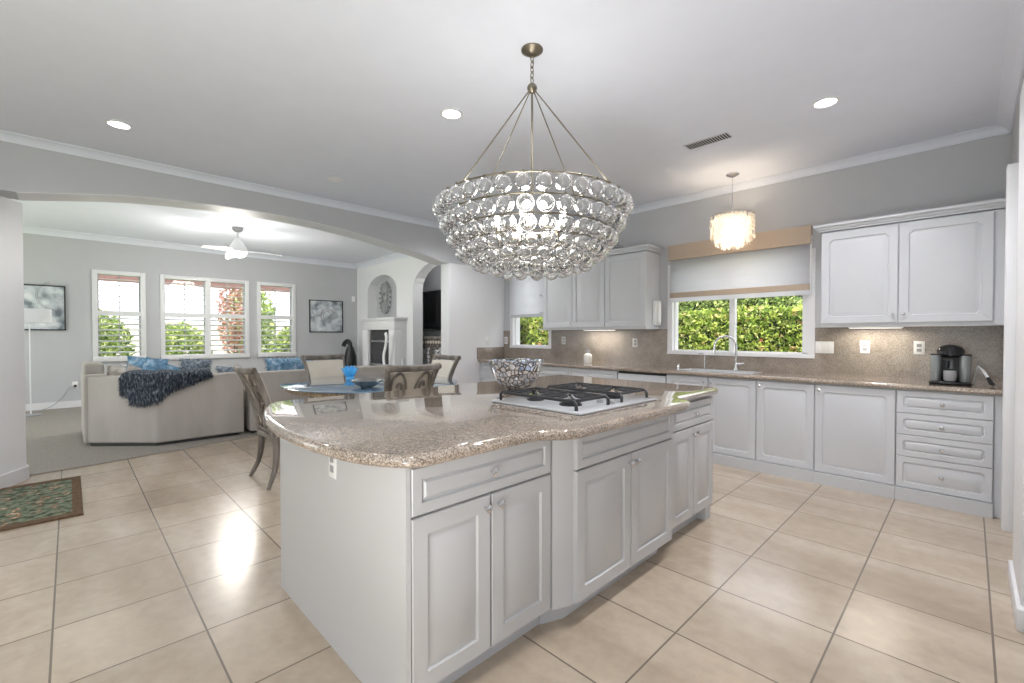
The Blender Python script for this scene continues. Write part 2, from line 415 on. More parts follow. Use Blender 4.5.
# fireplace wall with niche and alcove arches
NX0, NX1 = -10.62, -9.22; AX0, AX1 = -8.53, -6.55
def arch_header(mb, x0, x1, zs, zt, ztop, y0, y1, n=14):
    cx_ = (x0 + x1) / 2; r = (x1 - x0) / 2
    pts = [(cx_ + r * math.cos(PI - PI * i / n), zs + (zt - zs) * math.sin(PI * i / n)) for i in range(n + 1)]
    for (a, za), (b2, zb) in zip(pts, pts[1:]):
        mb.prism([(a, za), (b2, zb), (b2, ztop), (a, ztop)], y0, y1, 'y')
mb = MB(); y0, y1 = FY, FY + .25; top = LZ + .05
mb.box(LX - .2, NX0, y0, y1, 0, top); mb.box(NX0, NX1, y0, y1, 0, 1.70); arch_header(mb, NX0, NX1, 2.36, 2.74, top, y0, y1)
mb.box(NX1, AX0, y0, y1, 0, top); arch_header(mb, AX0, AX1, 2.30, 2.84, top, y0, y1); mb.box(AX1, WX, y0, y1, 0, top)

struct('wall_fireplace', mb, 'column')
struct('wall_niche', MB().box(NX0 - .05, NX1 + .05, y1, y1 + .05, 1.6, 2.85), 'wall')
mb = MB(); mb.box(-9.75, AX1 + .15, 6.15, 6.3, 0, top); mb.box(-9.85, -9.75, y1 + .06, 6.3, 0, top); mb.box(AX1 + .15, AX1 + .25, y1, 6.3, 0, top)
struct('wall_alcove', mb, 'wall')
# crown moldings (real profile)
def crown(name, p0, p1, inward, z, h_=.062, d_=.085):
    p0 = Vector((*p0, 0)); p1 = Vector((*p1, 0)); i = Vector((*inward, 0))
    prof = [(0, -h_), (.012, -h_), (.016, -h_ * .8), (d_ * .35, -h_ * .55), (d_ * .55, -h_ * .3), (d_ * .88, -h_ * .16), (d_, -h_ * .12), (d_, .0), (0, .0)]
    vs = []
    for p in (p0, p1):
        for a, b2 in prof: q = p + i * a; vs.append((q.x, q.y, z + b2))
    N = len(prof); fs = [tuple(range(N)), tuple(range(N, 2 * N))[::-1]] + [(k, (k + 1) % N, N + (k + 1) % N, N + k) for k in range(N)]
    mb = MB().add(vs, fs); struct(name, mb, 'ceiling')
crown('trim_4', (-5.5, WY), (.21, WY), (0, -1), CZ)
crown('trim_5', (WX, -3.0), (WX, WY), (1, 0), CZ)
crown('trim_6', (.21, -.6), (.21, WY), (-1, 0), CZ)
crown('trim_7', (LX, -3.0), (LX, FY), (1, 0), LZ, .1, .12)
crown('trim_8', (LX, FY), (WX - .2, FY), (0, -1), LZ, .1, .12)
# backsplash
def splash():
    mb = MB(); y0, y1 = WY - .012, WY
    mb.box(-5.5, W2[0] - .06, y0, y1, .915, 1.372); mb.box(W2[0] - .06, W2[1], y0, y1, .915, W2[2] - .02)
    mb.box(W2[1], W1[0] - .05, y0, y1, .915, 1.372); mb.box(W1[0] - .05, W1[1] + .05, y0, y1, .915, W1[2] - .03)
    mb.box(W1[1] + .05, .21, y0, y1, .915, 1.372)
    return mb
struct('trim_9', splash(), 'splash', 'granite backsplash along the sink wall')
struct('trim_10', MB().box(WX, WX + .02, 4.62, WY, .915, 1.10, .003), 'splash')

# ============================================================ WINDOWS
def window_y(name, w, y, mull=True, dep=.16):
    x0, x1, z0, z1 = w; mb = MB(); f = .05; yo = y - .015
    mb.box(x0 - .045, x0, yo, y + .02, z0 - .03, z1); mb.box(x1, x1 + .05, yo, y + .02, z0 - .03, z1)
    mb.box(x0 - .045, x1 + .05, yo - .01, y + .14, z0 - .03, z0)
    f = .025; mb.box(x0, x0 + f, y + .05, y + .10, z0, z1); mb.box(x1 - (.07 if mull else f), x1, y + .05, y + .10, z0, z1)
    mb.box(x0, x1, y + .05, y + .10, z0, z0 + .022); mb.box(x0, x1, y + .05, y + .10, z1 - f, z1)
    mb.box(x0, x0 + .012, y - .01, y + .16, z0, z1); mb.box(x1 - .012, x1, y - .01, y + .16, z0, z1); mb.box(x0, x1, y - .01, y + .16, z0, z0 + .012)
    if mull: c = (x0 + x1) / 2 - .03; mb.box(c - .028, c + .028, y + .04, y + .11, z0, z1)
    o = struct(name, mb, 'trim'); 
    MB().box(x0 + f, x1 - f, y + .07, y + .074, z0 + .035, z1 - f).build('window_pane', 'pane', o)
    return o
window_y('window_1', W1, WY)
window_y('window_2', W2, WY, False)
def window_x(name, y0, y1, z0, z1, mull=None):
    mb = MB(); x = LX; t = .075
    xa, xb = x - .02, x + .035
    mb.box(xa, xb, y0 - t, y0, z0 - .09, z1 + t, .004); mb.box(xa, xb, y1, y1 + t, z0 - .09, z1 + t, .004)
    mb.box(xa, xb, y0, y1, z1, z1 + t, .004); mb.box(xa, xb + .03, y0 - t, y1 + t, z0 - .09, z0, .004)
    mb.box(x - .13, x + .02, y0, y1, 1.66, 1.75)
    if mull: mb.box(x - .13, x + .03, mull[0], mull[1], z0, z1)
    o = struct(name, mb, 'trim')
    segs = [(y0, y1)] if not mull else [(y0, mull[0]), (mull[1], y1)]
    for a, b in segs:
        MB().box(x - .12, x - .116, a, b, z0, z1).build('window_pane', 'pane', o)
        g = MB(); g.box(x - .11, x - .095, (a + b) / 2 - .008, (a + b) / 2 + .008, z0, z1)
        g.box(x - .11, x - .095, a, a + .02, z0, z1); g.box(x - .11, x - .095, b - .02, b, z0, z1)
        g.build('muntin', 'grey', o)
        s = MB()
        for zs_, ze in ((z0 + .02, 1.655), (1.76, z1 - .03)):
            n_ = int((ze - zs_) / .095); up_ = zs_ > 1.7
            for k in range(n_):
                z = zs_ + .05 + k * (ze - zs_) / n_
                if up_ : s.prism([(x - .05, z - .003), (x - .012, z + .004), (x - .012, z + .009), (x - .05, z + .002)], a, b, 'y')
                else: s.prism([(x - .06, z - .008), (x + .005, z + .012), (x + .005, z + .021), (x - .06, z + .001)], a, b, 'y')
        s.build('shutter_louvers', 'trim', o)
    return o
window_x('window_3', .37, .98, .90, 2.42)
window_x('window_4', 1.35, 2.76, .90, 2.42, (2.03, 2.12))
window_x('window_5', 3.07, 3.74, .90, 2.42)

# shades
def roman(name, label, x0, x1, ztop, zmid, zbot, y, valance=.22):
    t = thing(name, label, 'window shade', ((x0 + x1) / 2, y, ztop))
    if valance: MB().box(x0, x1, y - .07, y - .002, ztop - valance, ztop, .004).build('valance', 'linen', t)
    mb = MB(); zt = ztop - valance
    pr = []; n_ = 24
    for i in range(n_ + 1):
        z = zt + .01 + (zmid - .03 - zt) * i / n_; pr.append((-.028 - .004 * math.sin(i * 1.3), z))
    vs = []; 
    for k in range(2):
        for a, z in pr: vs.append((x0 + .015 if k == 0 else x1 - .015, y + a, z))
    fs = [(i, i + 1, n_ + 2 + i, n_ + 1 + i) for i in range(n_)]
    mb.add(vs, fs, True); o = mb.build('sheer_panel', 'sheer', t)
    md = o.modifiers.new('thick', 'SOLIDIFY'); md.thickness = .003
    if valance:
        MB().box(x0 + .012, x1 - .012, y - .045, y - .02, zmid - .055, zmid + .005, .003).build('bottom_band', 'linen', t)
        MB().box(x0 + .012, x1 - .012, y - .04, y - .022, zbot, zmid - .055, .003).build('hem', 'sheer', t)
        MB().box(x1 - .008, x1 + .004, y - .05, y - .03, zbot - .0, ztop - .1).build('side_track', 'trim', t)
    else:
        MB().box(x0 + .012, x1 - .012, y - .05, y - .02, zbot, zmid, .006).build('bottom_band', 'toe', t)
    return t
roman('roman_shade', 'white sheer roman shade with tan valance over the sink window', -2.56, -1.095, 2.372, 1.80, 1.695, WY, .178)
roman('roman_shade', 'plain white shade half lowered over the narrow corner window', -5.31, -4.49, 2.40, 1.63, 1.58, WY, 0)

# ============================================================ OUTSIDE
def leaf_cloud(mb, n_, fn, s0=.02, s1=.05):
    for _ in range(n_):
        c = Vector(fn()); a = Vector((rnd.gauss(0, 1), rnd.gauss(0, 1), rnd.gauss(0, 1))).normalized(); b = a.orthogonal().normalized(); c2 = a.cross(b)
        s = rnd.uniform(s0, s1); q = rnd.uniform(0, 6.28); d1 = b * math.cos(q) + c2 * math.sin(q); d2 = a.cross(d1)
        mb.add([c + d1 * s, c + d2 * s * .45, c - d1 * s, c - d2 * s * .45], [(0, 1, 2, 3)])
def hedge_top(x): return 1.69 + .03 * math.sin(x * 2.1)
mb = MB(); leaf_cloud(mb, 40000, lambda: ((lambda x: (x, 6.95 + abs(rnd.gauss(0, .10)) + .05 * math.sin(x * 9), rnd.uniform(.3, hedge_top(x))))(rnd.uniform(-8.6, .6))), .020, .044)
o = mb.build('hedge', 'hedge'); tag(o, 'clipped leafy green hedge outside the sink window', 'hedge', kind='stuff')
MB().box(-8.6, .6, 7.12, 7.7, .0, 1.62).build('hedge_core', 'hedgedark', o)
mb = MB(); leaf_cloud(mb, 20000, lambda: ((lambda x: (x, 8.6 + rnd.gauss(0, .22), rnd.uniform(-.1, 2.42 + .12 * math.sin(x * 1.7))))(rnd.uniform(-9.6, -1.95))), .03, .07)
o = mb.build('hedge', 'tree'); tag(o, 'taller bush row showing above the clipped hedge', 'hedge', kind='stuff')
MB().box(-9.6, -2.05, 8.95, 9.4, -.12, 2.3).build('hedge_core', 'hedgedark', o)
struct('ground', MB().box(-30, 12, -14, 24, -.3, -.12), 'grass')
# neighbour roof corner at the top right of the sink window
t = thing('neighbor_house', 'sunlit neighbouring roof corner above the hedge', 'house', (1.6, 14, 0))
MB().box(-.2, 6, 12.5, 17, -.1, 2.65).build('wall', 'stucco', t)
MB().prism([(-.8, 2.55), (6.2, 2.55), (3, 4.3)], 12.1, 17.4, 'y').build('roof', 'grey', t)
# living side garden
def bush(name, label, cx_, cy_, cz_, rx, ry, rz, n_, m, trunk=True):
    t = thing(name, label, 'shrub', (cx_, cy_, -.12))
    mb = MB()
    def fn():
        while True:
            p = Vector((rnd.uniform(-1, 1), rnd.uniform(-1, 1), rnd.uniform(-1, 1)))
            if .45 < p.length < 1: return (cx_ + p.x * rx, cy_ + p.y * ry, cz_ + p.z * rz)
    leaf_cloud(mb, n_, fn, .05, .10); mb.build('foliage', m, t)
    MB().tube([(cx_, cy_, -.12), (cx_ + .05, cy_ + .03, cz_ * .5), (cx_, cy_, cz_ + rz * .4)], [.07, .055, .02], 8).build('trunk', 'bark', t)
bush('garden_shrub', 'leafy shrub outside the left living room window', -13.8, .35, .95, .8, .75, .95, 2600, 'tree')
bush('garden_shrub', 'green shrub low outside the left half of the wide window', -14.6, 2.0, .8, .7, .8, .85, 2600, 'tree')
bush('blossom_tree', 'pink blossoming tree outside the right half of the wide window', -14.3, 3.25, 1.9, .5, .4, 1.3, 1000, 'pink')
bush('garden_shrub', 'tall green tree behind the pink blossoms', -15.9, 4.1, 1.6, .8, .7, 1.5, 2600, 'tree')
bush('garden_shrub', 'green shrub outside the right living room window', -13.9, 4.75, .75, .8, .7, .85, 2600, 'tree')
t = thing('pergola', 'red stained timber pergola outside the living room windows', 'pergola', (-12.6, 2.6, -.12))
MB().box(-12.6, -12.45, -1.5, 7, 2.42, 2.56).build('beam', 'redwood', t)
for y in (-.9, 5.35): MB().box(-12.6, -12.46, y, y + .14, -.12, 2.42).build('post', 'redwood', t)
t = thing('garden_wall', 'pale sunlit garden wall beyond the shrubs', 'wall', (-18, 3, -.12))
MB().box(-18.2, -18, -5, 10, -.12, 1.7).build('wall_face', 'stucco', t)

# ============================================================ BASE CABINETS, SINK WALL
FYc = 4.69   # carcass front; doors proud by .02
X_ = (1, 0, 0); Z_ = (0, 0, 1); NY = (0, -1, 0); PX = (1, 0, 0)
def base_unit(name, label, x0, x1, kind, side=None, cat='cabinet'):
    t = thing(name, label, cat, ((x0 + x1) / 2, 4.95, 0), group=None)
    MB().box(x0 + .001, x1 - .001, FYc, WY - .014, .10, .872).build('body', 'cabinet', t)
    MB().box(x0 + .001, x1 - .001, FYc - .045, FYc + .02, 0, .10).build('toe_kick', 'toe', t)
    g = .004; zb, zt = .105, .862
    if kind == 'drawers':
        for a, b2 in ((.105, .345), (.350, .515), (.520, .685), (.690, .862)):
            d = MB().panel((x0 + g, FYc, a), X_, Z_, NY, x1 - x0 - 2 * g, b2 - a, .02, .04, .012).build('drawer', 'cabinet', t)
            knob(d, ((x0 + x1) / 2, FYc - .02, (a + b2) / 2), NY)
    elif kind in ('one', 'two', 'dd'):
        n_ = 1 if kind == 'one' else 2; w = (x1 - x0) / n_
        if kind == 'dd':
            zt = .69
            d = MB().panel((x0 + g, FYc, .695), X_, Z_, NY, x1 - x0 - 2 * g, .167, .02, .04, .012).build('drawer', 'cabinet', t)
            knob(d, ((x0 + x1) / 2, FYc - .02, .78), NY)
        for k in range(n_):
            a = x0 + k * w
            d = MB().panel((a + g, FYc, zb), X_, Z_, NY, w - 2 * g, zt - zb, .02, .055, .016).build('door', 'cabinet', t)
            kx = a + .035 if (kind == 'one' or k == 1) else a + w - .035
            knob(d, (kx, FYc - .02, zt - .045), NY, r=.013)
    return t
base_unit('drawer_cabinet', 'white base cabinet with four stacked drawers below the coffee maker', -.406, .127, 'drawers')
base_unit('base_cabinet', 'wide single-door white base cabinet beside the drawer stack', -.953, -.406, 'one')
base_unit('base_cabinet', 'narrow single-door white base cabinet between sink cabinet and wide door', -1.426, -.953, 'one')
base_unit('sink_cabinet', 'two-door white base cabinet under the faucet', -2.337, -1.426, 'two')
base_unit('base_cabinet', 'white base cabinet with drawer just left of the dishwasher', -3.70, -2.952, 'dd')
base_unit('base_cabinet', 'white base cabinet with drawer below the white canister', -4.55, -3.70, 'dd')
base_unit('base_cabinet', 'white corner base cabinet at the far left end of the sink wall', -5.48, -4.55, 'dd')
t = thing('dishwasher', 'white panelled dishwasher with dark gap under the counter', 'dishwasher', (-2.64, 4.95, 0))
MB().box(-2.948, -2.34, FYc + .005, WY - .014, .10, .872).build('body', 'gap', t)
MB().box(-2.942, -2.343, FYc - .022, FYc + .005, .105, .845, .004).build('door', 'cabinet', t)
MB().box(-2.948, -2.34, FYc - .045, FYc + .02, 0, .10).build('toe_kick', 'toe', t)
t = MB().box(.128, .2, FYc - .001, WY - .014, 0, .872).build('filler_panel', 'cabinet'); tag(t, 'narrow white filler panel between drawers and the right wall', 'panel')
# countertop
def slab_profile(outline, z0, z1, r=.018, nseg=5):
    """slab with bullnosed edge; outline CCW list of (x,y)"""
    n_ = len(outline); P_ = [Vector((a, b, 0)) for a, b in outline]
    nr = []
    for i in range(n_):
        e0 = (P_[i] - P_[i - 1]).normalized(); e1 = (P_[(i + 1) % n_] - P_[i]).normalized()
        n0 = Vector((-e0.y, e0.x, 0)); n1 = Vector((-e1.y, e1.x, 0)); m_ = (n0 + n1)
        m_ = m_ / max(m_.length_squared / 2, .3); nr.append(m_)
    hm_ = (z1 - z0) / 2; zc = (z0 + z1) / 2; prof = []
    for k in range(nseg * 2 + 1):
        a = -PI / 2 + PI * k / (nseg * 2); prof.append((r * (1 - math.cos(a)), zc + hm_ * math.sin(a)))
    mb = MB(); vs = []
    for ins, z in prof: vs += [(p.x + q.x * ins, p.y + q.y * ins, z) for p, q in zip(P_, nr)]
    fs = []
    for i in range(len(prof) - 1):
        for k in range(n_): k2 = (k + 1) % n_; fs.append((i * n_ + k, i * n_ + k2, (i + 1) * n_ + k2, (i + 1) * n_ + k))
    mb.add(vs, fs, True); q = (len(prof) - 1) * n_
    mb.f += [tuple(range(n_))[::-1], tuple(range(q, q + n_))]; mb.smooth += [False, False]
    return mb
SX0, SX1, SY0, SY1 = -2.23, -1.52, 4.755, 5.05
mb = MB(); z0, z1 = .874, .915
for a, b2, c, d in ((-5.498, SX0, 4.66, WY - .013), (SX1, .205, 4.66, WY - .013), (SX0, SX1, 4.66, SY0), (SX0, SX1, SY1, WY - .013)): mb.box(a, b2, c, d, z0, z1)
mb.tube([(-5.498, 4.66, .8945), (.205, 4.66, .8945)], .0205, 12)
o = mb.build('countertop', 'granite'); tag(o, 'long speckled granite countertop along the sink wall', 'countertop')
t = thing('kitchen_sink', 'white sink set in the granite below the wide window', 'sink', (-1.87, 4.9, .7))
mb = MB(); w_ = .014
mb.box(SX0, SX1, SY0, SY1, .70, .712); mb.box(SX0 + .001, SX0 + w_, SY0 + .001, SY1 - .001, .70, .92); mb.box(SX1 - w_, SX1 - .001, SY0 + .001, SY1 - .001, .70, .92)
mb.box(SX0 + .001, SX1 - .001, SY0 + .001, SY0 + w_, .70, .92); mb.box(SX0 + .001, SX1 - .001, SY1 - w_, SY1 - .001, .70, .92)
mb.build('basin', 'hob', t)
mb = MB()
for a, b2, c, d in ((SX0 - .02, SX0 + .012, SY0 - .02, SY1 + .02), (SX1 - .012, SX1 + .02, SY0 - .02, SY1 + .02), (SX0, SX1, SY0 - .02, SY0 + .012), (SX0, SX1, SY1 - .012, SY1 + .02)): mb.box(a, b2, c, d, .9155, .922, .002)
mb.build('rim', 'hob', t); MB().lathe([(.03, 0), (.03, .004), (.02, .005)], -1.87, 4.9, .712, 16).build('drain', 'chrome', t)
# faucet
t = thing('kitchen_faucet', 'tall curved chrome faucet behind the sink', 'faucet', (-1.76, 5.11, .915))
fx, fy = -1.76, 5.11
MB().lathe([(.03, 0), (.03, .01), (.02, .018), (.016, .05), (.016, .09)], fx, fy, .916, 20).build('base', 'chrome', t)
path = [(fx, fy, .98), (fx, fy, 1.18)] + [(fx - .085 * (1 - math.cos(a)), fy - .075 * (1 - math.cos(a)), 1.18 + .105 * math.sin(a)) for a in [PI * k / 12 for k in range(1, 13)]] + [(fx - .172, fy - .152, 1.13)]
MB().tube(path, .012, 12).build('spout', 'chrome', t)
MB().tube([(fx - .171, fy - .151, 1.14), (fx - .174, fy - .154, 1.09)], [.014, .016], 12).build('spray_head', 'chrome', t)
MB().tube([(fx, fy, .99), (fx + .05, fy - .02, .99), (fx + .10, fy - .04, 1.0)], [.016, .013, .008], 10).build('handle', 'chrome', t)
t = thing('soap_tap', 'slim chrome dispenser tap left of the main faucet', 'tap', (-2.10, 5.12, .915))
MB().lathe([(.02, 0), (.02, .008), (.010, .012), (.009, .12)], -2.10, 5.12, .916, 14).build('base', 'chrome', t)
MB().tube([(-2.10, 5.12, 1.03), (-2.10, 5.12, 1.07), (-2.12, 5.10, 1.095), (-2.15, 5.08, 1.085)], .007, 8).build('spout', 'chrome', t)
t = thing('air_switch', 'small round chrome button on the backsplash side of the sink', 'button', (-2.42, 5.19, .915))
MB().lathe([(.02, 0), (.018, .03), (.01, .04)], -2.42, 5.15, .916, 14).build('button', 'chrome', t)

# ============================================================ UPPER CABINETS
UY = 4.89; UZ0, UZ1 = 1.372, 2.22
def crown_top(t, x0, x1, y0, z, side_l=True, side_r=True):
    mb = MB()
    for i, (d, za, zb) in enumerate(((.018, .006, .024), (.034, .024, .044), (.056, .044, .066))):
        mb.box(x0 - (d if side_l else 0), x1 + (d if side_r else 0), y0 - d, WY - .001, z + za, z + zb)
    mb.build('crown_trim', 'cabinet', t)
def upper(name, label, x0, x1, n_, z1, fy=UY, kz=None, sl=True, sr=True, ins=0, knobs=None):
    t = thing(name, label, 'cabinet', ((x0 + x1) / 2, 5.05, UZ0))
    MB().box(x0 + .001, x1 - .001, fy, WY - .001, UZ0, z1).build('body', 'cabinet', t)
    w = (x1 - x0 - ins) / n_
    for k in range(n_):
        a = x0 + k * w; g = .003
        d = MB().panel((a + g, fy, UZ0 + .03), X_, Z_, NY, w - 2 * g, z1 - UZ0 - .045, .02, .06, .02).build('door', 'cabinet', t)
        kx = a + .035 if (k == 1 or n_ == 1) else a + w - .035
        knob(d, (kx, fy - .02, UZ0 + .10), NY, r=.012)
    crown_top(t, x0, x1, fy, z1, sl, sr)
    return t
upper('wall_cabinet', 'white two-door wall cabinet right of the sink window above the coffee maker', -.955, .205, 2, 2.225, ins=.085, sr=False)
upper('wall_cabinet', 'white single-door wall cabinet with grey phone on its side', -3.27, -2.70, 1, 2.30, sl=False)
upper('wall_cabinet', 'taller white two-door wall cabinet behind the chandelier', -4.315, -3.272, 2, 2.40, sl=False)
# open corner shelves at the left end
t = thing('corner_shelf', 'open white rounded end shelves left of the tall wall cabinet', 'shelf', (-4.42, 5.05, UZ0))
MB().box(-4.335, -4.316, UY, WY - .001, UZ0, 2.42).build('side_panel', 'cabinet', t)
for z in (UZ0, 1.62, 1.88, 2.14, 2.40):
    pts = [(-4.335, WY - .002)] + [(-4.335 - .15 * math.sin(a) ** .6, WY - .002 - .325 * max(0, math.cos(a)) ** .6) for a in [PI / 2 * k / 8 for k in range(9)]]
    MB().prism(pts, z, z + .018).build('shelf_board', 'cabinet', t)
# wall phone / intercom on the cabinet's side
t = thing('wall_phone', 'white handset unit mounted on the side of a wall cabinet', 'phone', (-2.68, 5.12, 1.42))
MB().box(-2.697, -2.66, 5.03, 5.19, 1.42, 1.72, .01).build('base', 'plastic', t)
MB().box(-2.664, -2.625, 5.06, 5.13, 1.44, 1.70, .015).build('handset', 'plastic', t)
# outlets
def outlet_y(label, x, z, w=.072, h=.115, y=WY - .012, toggles=1, kind='outlet'):
    t = thing('wall_' + kind, label, kind, (x, y, z))
    MB().box(x - w / 2, x + w / 2, y - .006, y, z - h / 2, z + h / 2, .002).build('plate', 'plastic', t)
    for k in range(toggles):
        cx_ = x + (k - (toggles - 1) / 2) * .046
        if kind == 'switch': MB().box(cx_ - .016, cx_ + .016, y - .011, y - .005, z - .033, z + .033, .002).build('rocker', 'plastic', t)
        else:
            for dz in (-.02, .02): MB().box(cx_ - .016, cx_ + .016, y - .008, y - .005, z + dz - .014, z + dz + .014, .002).build('socket', 'grey' if h > .1 else 'plastic', t)
outlet_y('triple white rocker switch plate right of the sink window', -.985, 1.18, .15, .115, toggles=3, kind='switch')
outlet_y('white outlet under the left door of the right wall cabinet', -.675, 1.19)
outlet_y('white outlet close to the coffee maker', -.305, 1.19)
outlet_y('white outlet on backsplash just left of the sink window', -3.03, 1.20)
outlet_y('white outlet on backsplash above and left of the canister', -4.21, 1.22)
outlet_y('white outlet on backsplash in the far left corner', -5.44, 1.21)
t = thing('wall_switch', 'small white switch plate on the grey wall by the corner counter', 'switch', (WX, 4.85, 1.2))
MB().box(WX + .0005, WX + .006, 4.81, 4.885, 1.15, 1.265, .002).build('plate', 'plastic', t)
MB().box(WX + .005, WX + .010, 4.83, 4.865, 1.18, 1.24, .002).build('rocker', 'plastic', t)
# under-cabinet lights
def under(label, x0, x1):
    t = thing('cabinet_light', label, 'light', ((x0 + x1) / 2, 5.08, UZ0 - .014), group=None)
    MB().box(x0, x1, 5.06, 5.10, UZ0 - .010, UZ0 - .0005).build('housing', 'plastic', t)
    MB().box(x0 + .01, x1 - .01, 5.065, 5.095, UZ0 - .013, UZ0 - .0095).build('diffuser', 'strip', t)
    lamp('under_cabinet_glow', 'AREA', ((x0 + x1) / 2, 5.08, UZ0 - .02), 2.2, (0, 0, 0), x1 - x0, .03, (1, .93, .8))
under('slim lit strip under the right wall cabinet', -.78, -.40)
under('slim lit strip under the tall wall cabinets behind the chandelier', -3.75, -3.25)

# ============================================================ COFFEE MAKER AND COUNTER ITEMS
t = thing('coffee_maker', 'black and grey pod coffee maker at the right end of the counter', 'coffee maker', (-.10, 4.92, .916))
cx_, cy_, z = -.105, 4.92, .916
MB().box(cx_ - .12, cx_ + .12, cy_ - .12, cy_ + .10, z, z + .025, .01).build('base', 'blackgloss', t)
MB().box(cx_ - .095, cx_ + .10, cy_ - .02, cy_ + .09, z + .02, z + .235, .02).build('body', 'blackgloss', t)
for s_, nm in ((-1, 'water_tank'), (1, 'water_tank')):
    MB().lathe([(.045, 0), (.047, .01), (.047, .19), (.043, .20)], cx_ + s_ * .082, cy_ - .02, z + .025, 20, .72, 1.1).build(nm, 'tank', t)
MB().lathe([(.062, 0), (.078, .015), (.080, .05), (.066, .075), (.035, .09), (.002, .094)], cx_ + .0, cy_ - .01, z + .215, 24).build('lid', 'blackgloss', t)
MB().box(cx_ - .115, cx_ + .118, cy_ - .055, cy_ + .045, z + .222, z + .236, .005).build('top_plate', 'black', t)
MB().tube([(cx_ - .02, cy_ - .05, z + .18), (cx_ - .02, cy_ - .055, z + .12)], [.02, .012], 12).build('spout', 'black', t)
MB().lathe([(.03, 0), (.036, .01), (.038, .075), (.036, .08)], cx_ - .0, cy_ - .075, z + .028, 16).build('cup_stand', 'grey', t)
t = thing('milk_whisk', 'white handled whisk with black grip leaning right of the coffee maker', 'utensil', (.06, 4.95, .92))
MB().tube([(.045, 4.97, 1.06), (.072, 4.94, 1.03), (.10, 4.91, .975)], [.007, .009, .010], 8).build('shaft', 'plastic', t)
MB().tube([(.098, 4.912, .98), (.115, 4.895, .94), (.128, 4.885, .928)], [.012, .015, .012], 8).build('grip', 'black', t)
MB().tube([(.022, 5.0, .925), (.03, 4.985, .99), (.045, 4.97, 1.06)], .005, 6).build('stem', 'plastic', t)
t = thing('canister', 'white ceramic canister with a small grey green plant on the sink counter', 'canister', (-3.68, 5.08, .916))
MB().lathe([(.048, 0), (.055, .01), (.057, .09), (.052, .115), (.036, .125), (.034, .135)], -3.68, 5.08, .916, 24).build('pot', 'plastic', t)
mb = MB()
for k in range(26):
    a = rnd.uniform(0, 6.28); r = rnd.uniform(.01, .045); mb.tube([(-3.68, 5.08, 1.045), (-3.68 + r * math.cos(a), 5.08 + r * math.sin(a), 1.06 + rnd.uniform(.01, .05))], [.003, .006], 5)
mb.build('plant', 'grey', t)

# ============================================================ ISLAND
IZ = .875
FX1, FX2 = -1.285, -1.225
BX = -2.48
Y_ = (0, 1, 0)
def isl_unit(label, y0, y1, fx, kind, cat='cabinet'):
    t = thing('island_cabinet', label, cat, ((BX + fx) / 2, (y0 + y1) / 2, 0))
    MB().box(BX, fx, y0 + .001, y1 - .001, .10, IZ).build('body', 'island', t)
    return t
def isl_fronts(t, y0, y1, fx, false=False, kn=True):
    g = .004
    w = y1 - y0
    d = MB().panel((fx, y0 + g, .705), Y_, Z_, PX, w - 2 * g, .158, .02, .04).build('drawer', 'island', t)
    if kn: knob(d, (fx + .02, (y0 + y1) / 2, .785), PX)
    for k in range(2):
        a = y0 + k * w / 2
        d = MB().panel((fx, a + g, .108), Y_, Z_, PX, w / 2 - 2 * g, .588, .02, .06).build('door', 'island', t)
        knob(d, (fx + .02, a + (w / 2 - .032 if k == 0 else .032), .655), PX)
t1 = isl_unit('near left white island cabinet with drawer, double doors and plain side panel', .784, 1.490, FX1, 'a')
isl_fronts(t1, .784, 1.484, FX1)
MB().box(BX, FX1 + .018, .766, .784, 0, IZ).build('side_panel', 'island', t1)
MB().box(BX + .02, FX1 - .06, .784, 1.49, 0, .10).build('toe_kick', 'toe', t1)
t2 = isl_unit('middle white island cabinet projecting under the gas cooktop', 1.492, 2.598, FX1, 'b')
mb = MB(); pts = [(FX1, 1.492), (FX1 + .018, 1.492), (FX2, 1.575), (FX2, 2.505), (FX2 - .0, 2.51), (FX1 + .018, 2.596), (FX1, 2.596)]
mb.prism(pts, .10, IZ); mb.build('projecting_frame', 'island', t2)
isl_fronts(t2, 1.583, 2.50, FX2, kn=False)
MB().prism([(BX + .02, 1.492), (FX1 - .055, 1.492), (FX2 - .07, 1.60), (FX2 - .07, 2.48), (FX1 - .055, 2.596), (BX + .02, 2.596)], 0, .10).build('toe_kick', 'toe', t2)
t3 = isl_unit('far white island cabinet with drawer at the sink end', 2.600, 3.245, FX1, 'c')
isl_fronts(t3, 2.60, 3.24, FX1)
MB().prism([(BX + .02, 2.6), (FX1 - .06, 2.6), (FX1 - .06, 3.16), (FX1 - .0, 3.16), (FX1, 3.245), (BX + .02, 3.245)], 0, .10).build('toe_kick', 'toe', t3)
# island countertop
end = [(-1.235, .745), (-1.33, .682), (-1.48, .632), (-1.75, .600), (-2.02, .605), (-2.30, .640), (-2.54, .705), (-2.70, .770), (-2.775, .84), (-2.79, .92)]
out = smooth(end, 4)
ctr = [(-2.76, 1.55), (-2.76, 3.36), (-1.34, 3.36), (-1.265, 3.32), (-1.245, 3.27), (-1.240, 2.66), (-1.225, 2.62), (-1.13, 2.56), (-1.108, 2.51), (-1.100, 2.44), (-1.098, 1.50), (-1.102, 1.45), (-1.125, 1.40), (-1.185, 1.33), (-1.197, 1.27), (-1.205, .80)]
out = out + ctr
def area2(p): return sum(p[i - 1][0] * p[i][1] - p[i][0] * p[i - 1][1] for i in range(len(p)))
if area2(out) < 0: out = out[::-1]
o = slab_profile(out, IZ + .001, .922, .022).build('island_countertop', 'granite'); tag(o, 'speckled tan granite island countertop with rounded bowed end', 'countertop')
t = thing('wall_outlet', 'white outlet on the near side panel of the island', 'outlet', (-1.825, .766, .77))
MB().box(-1.86, -1.79, .760, .7655, .715, .828, .002).build('plate', 'plastic', t)
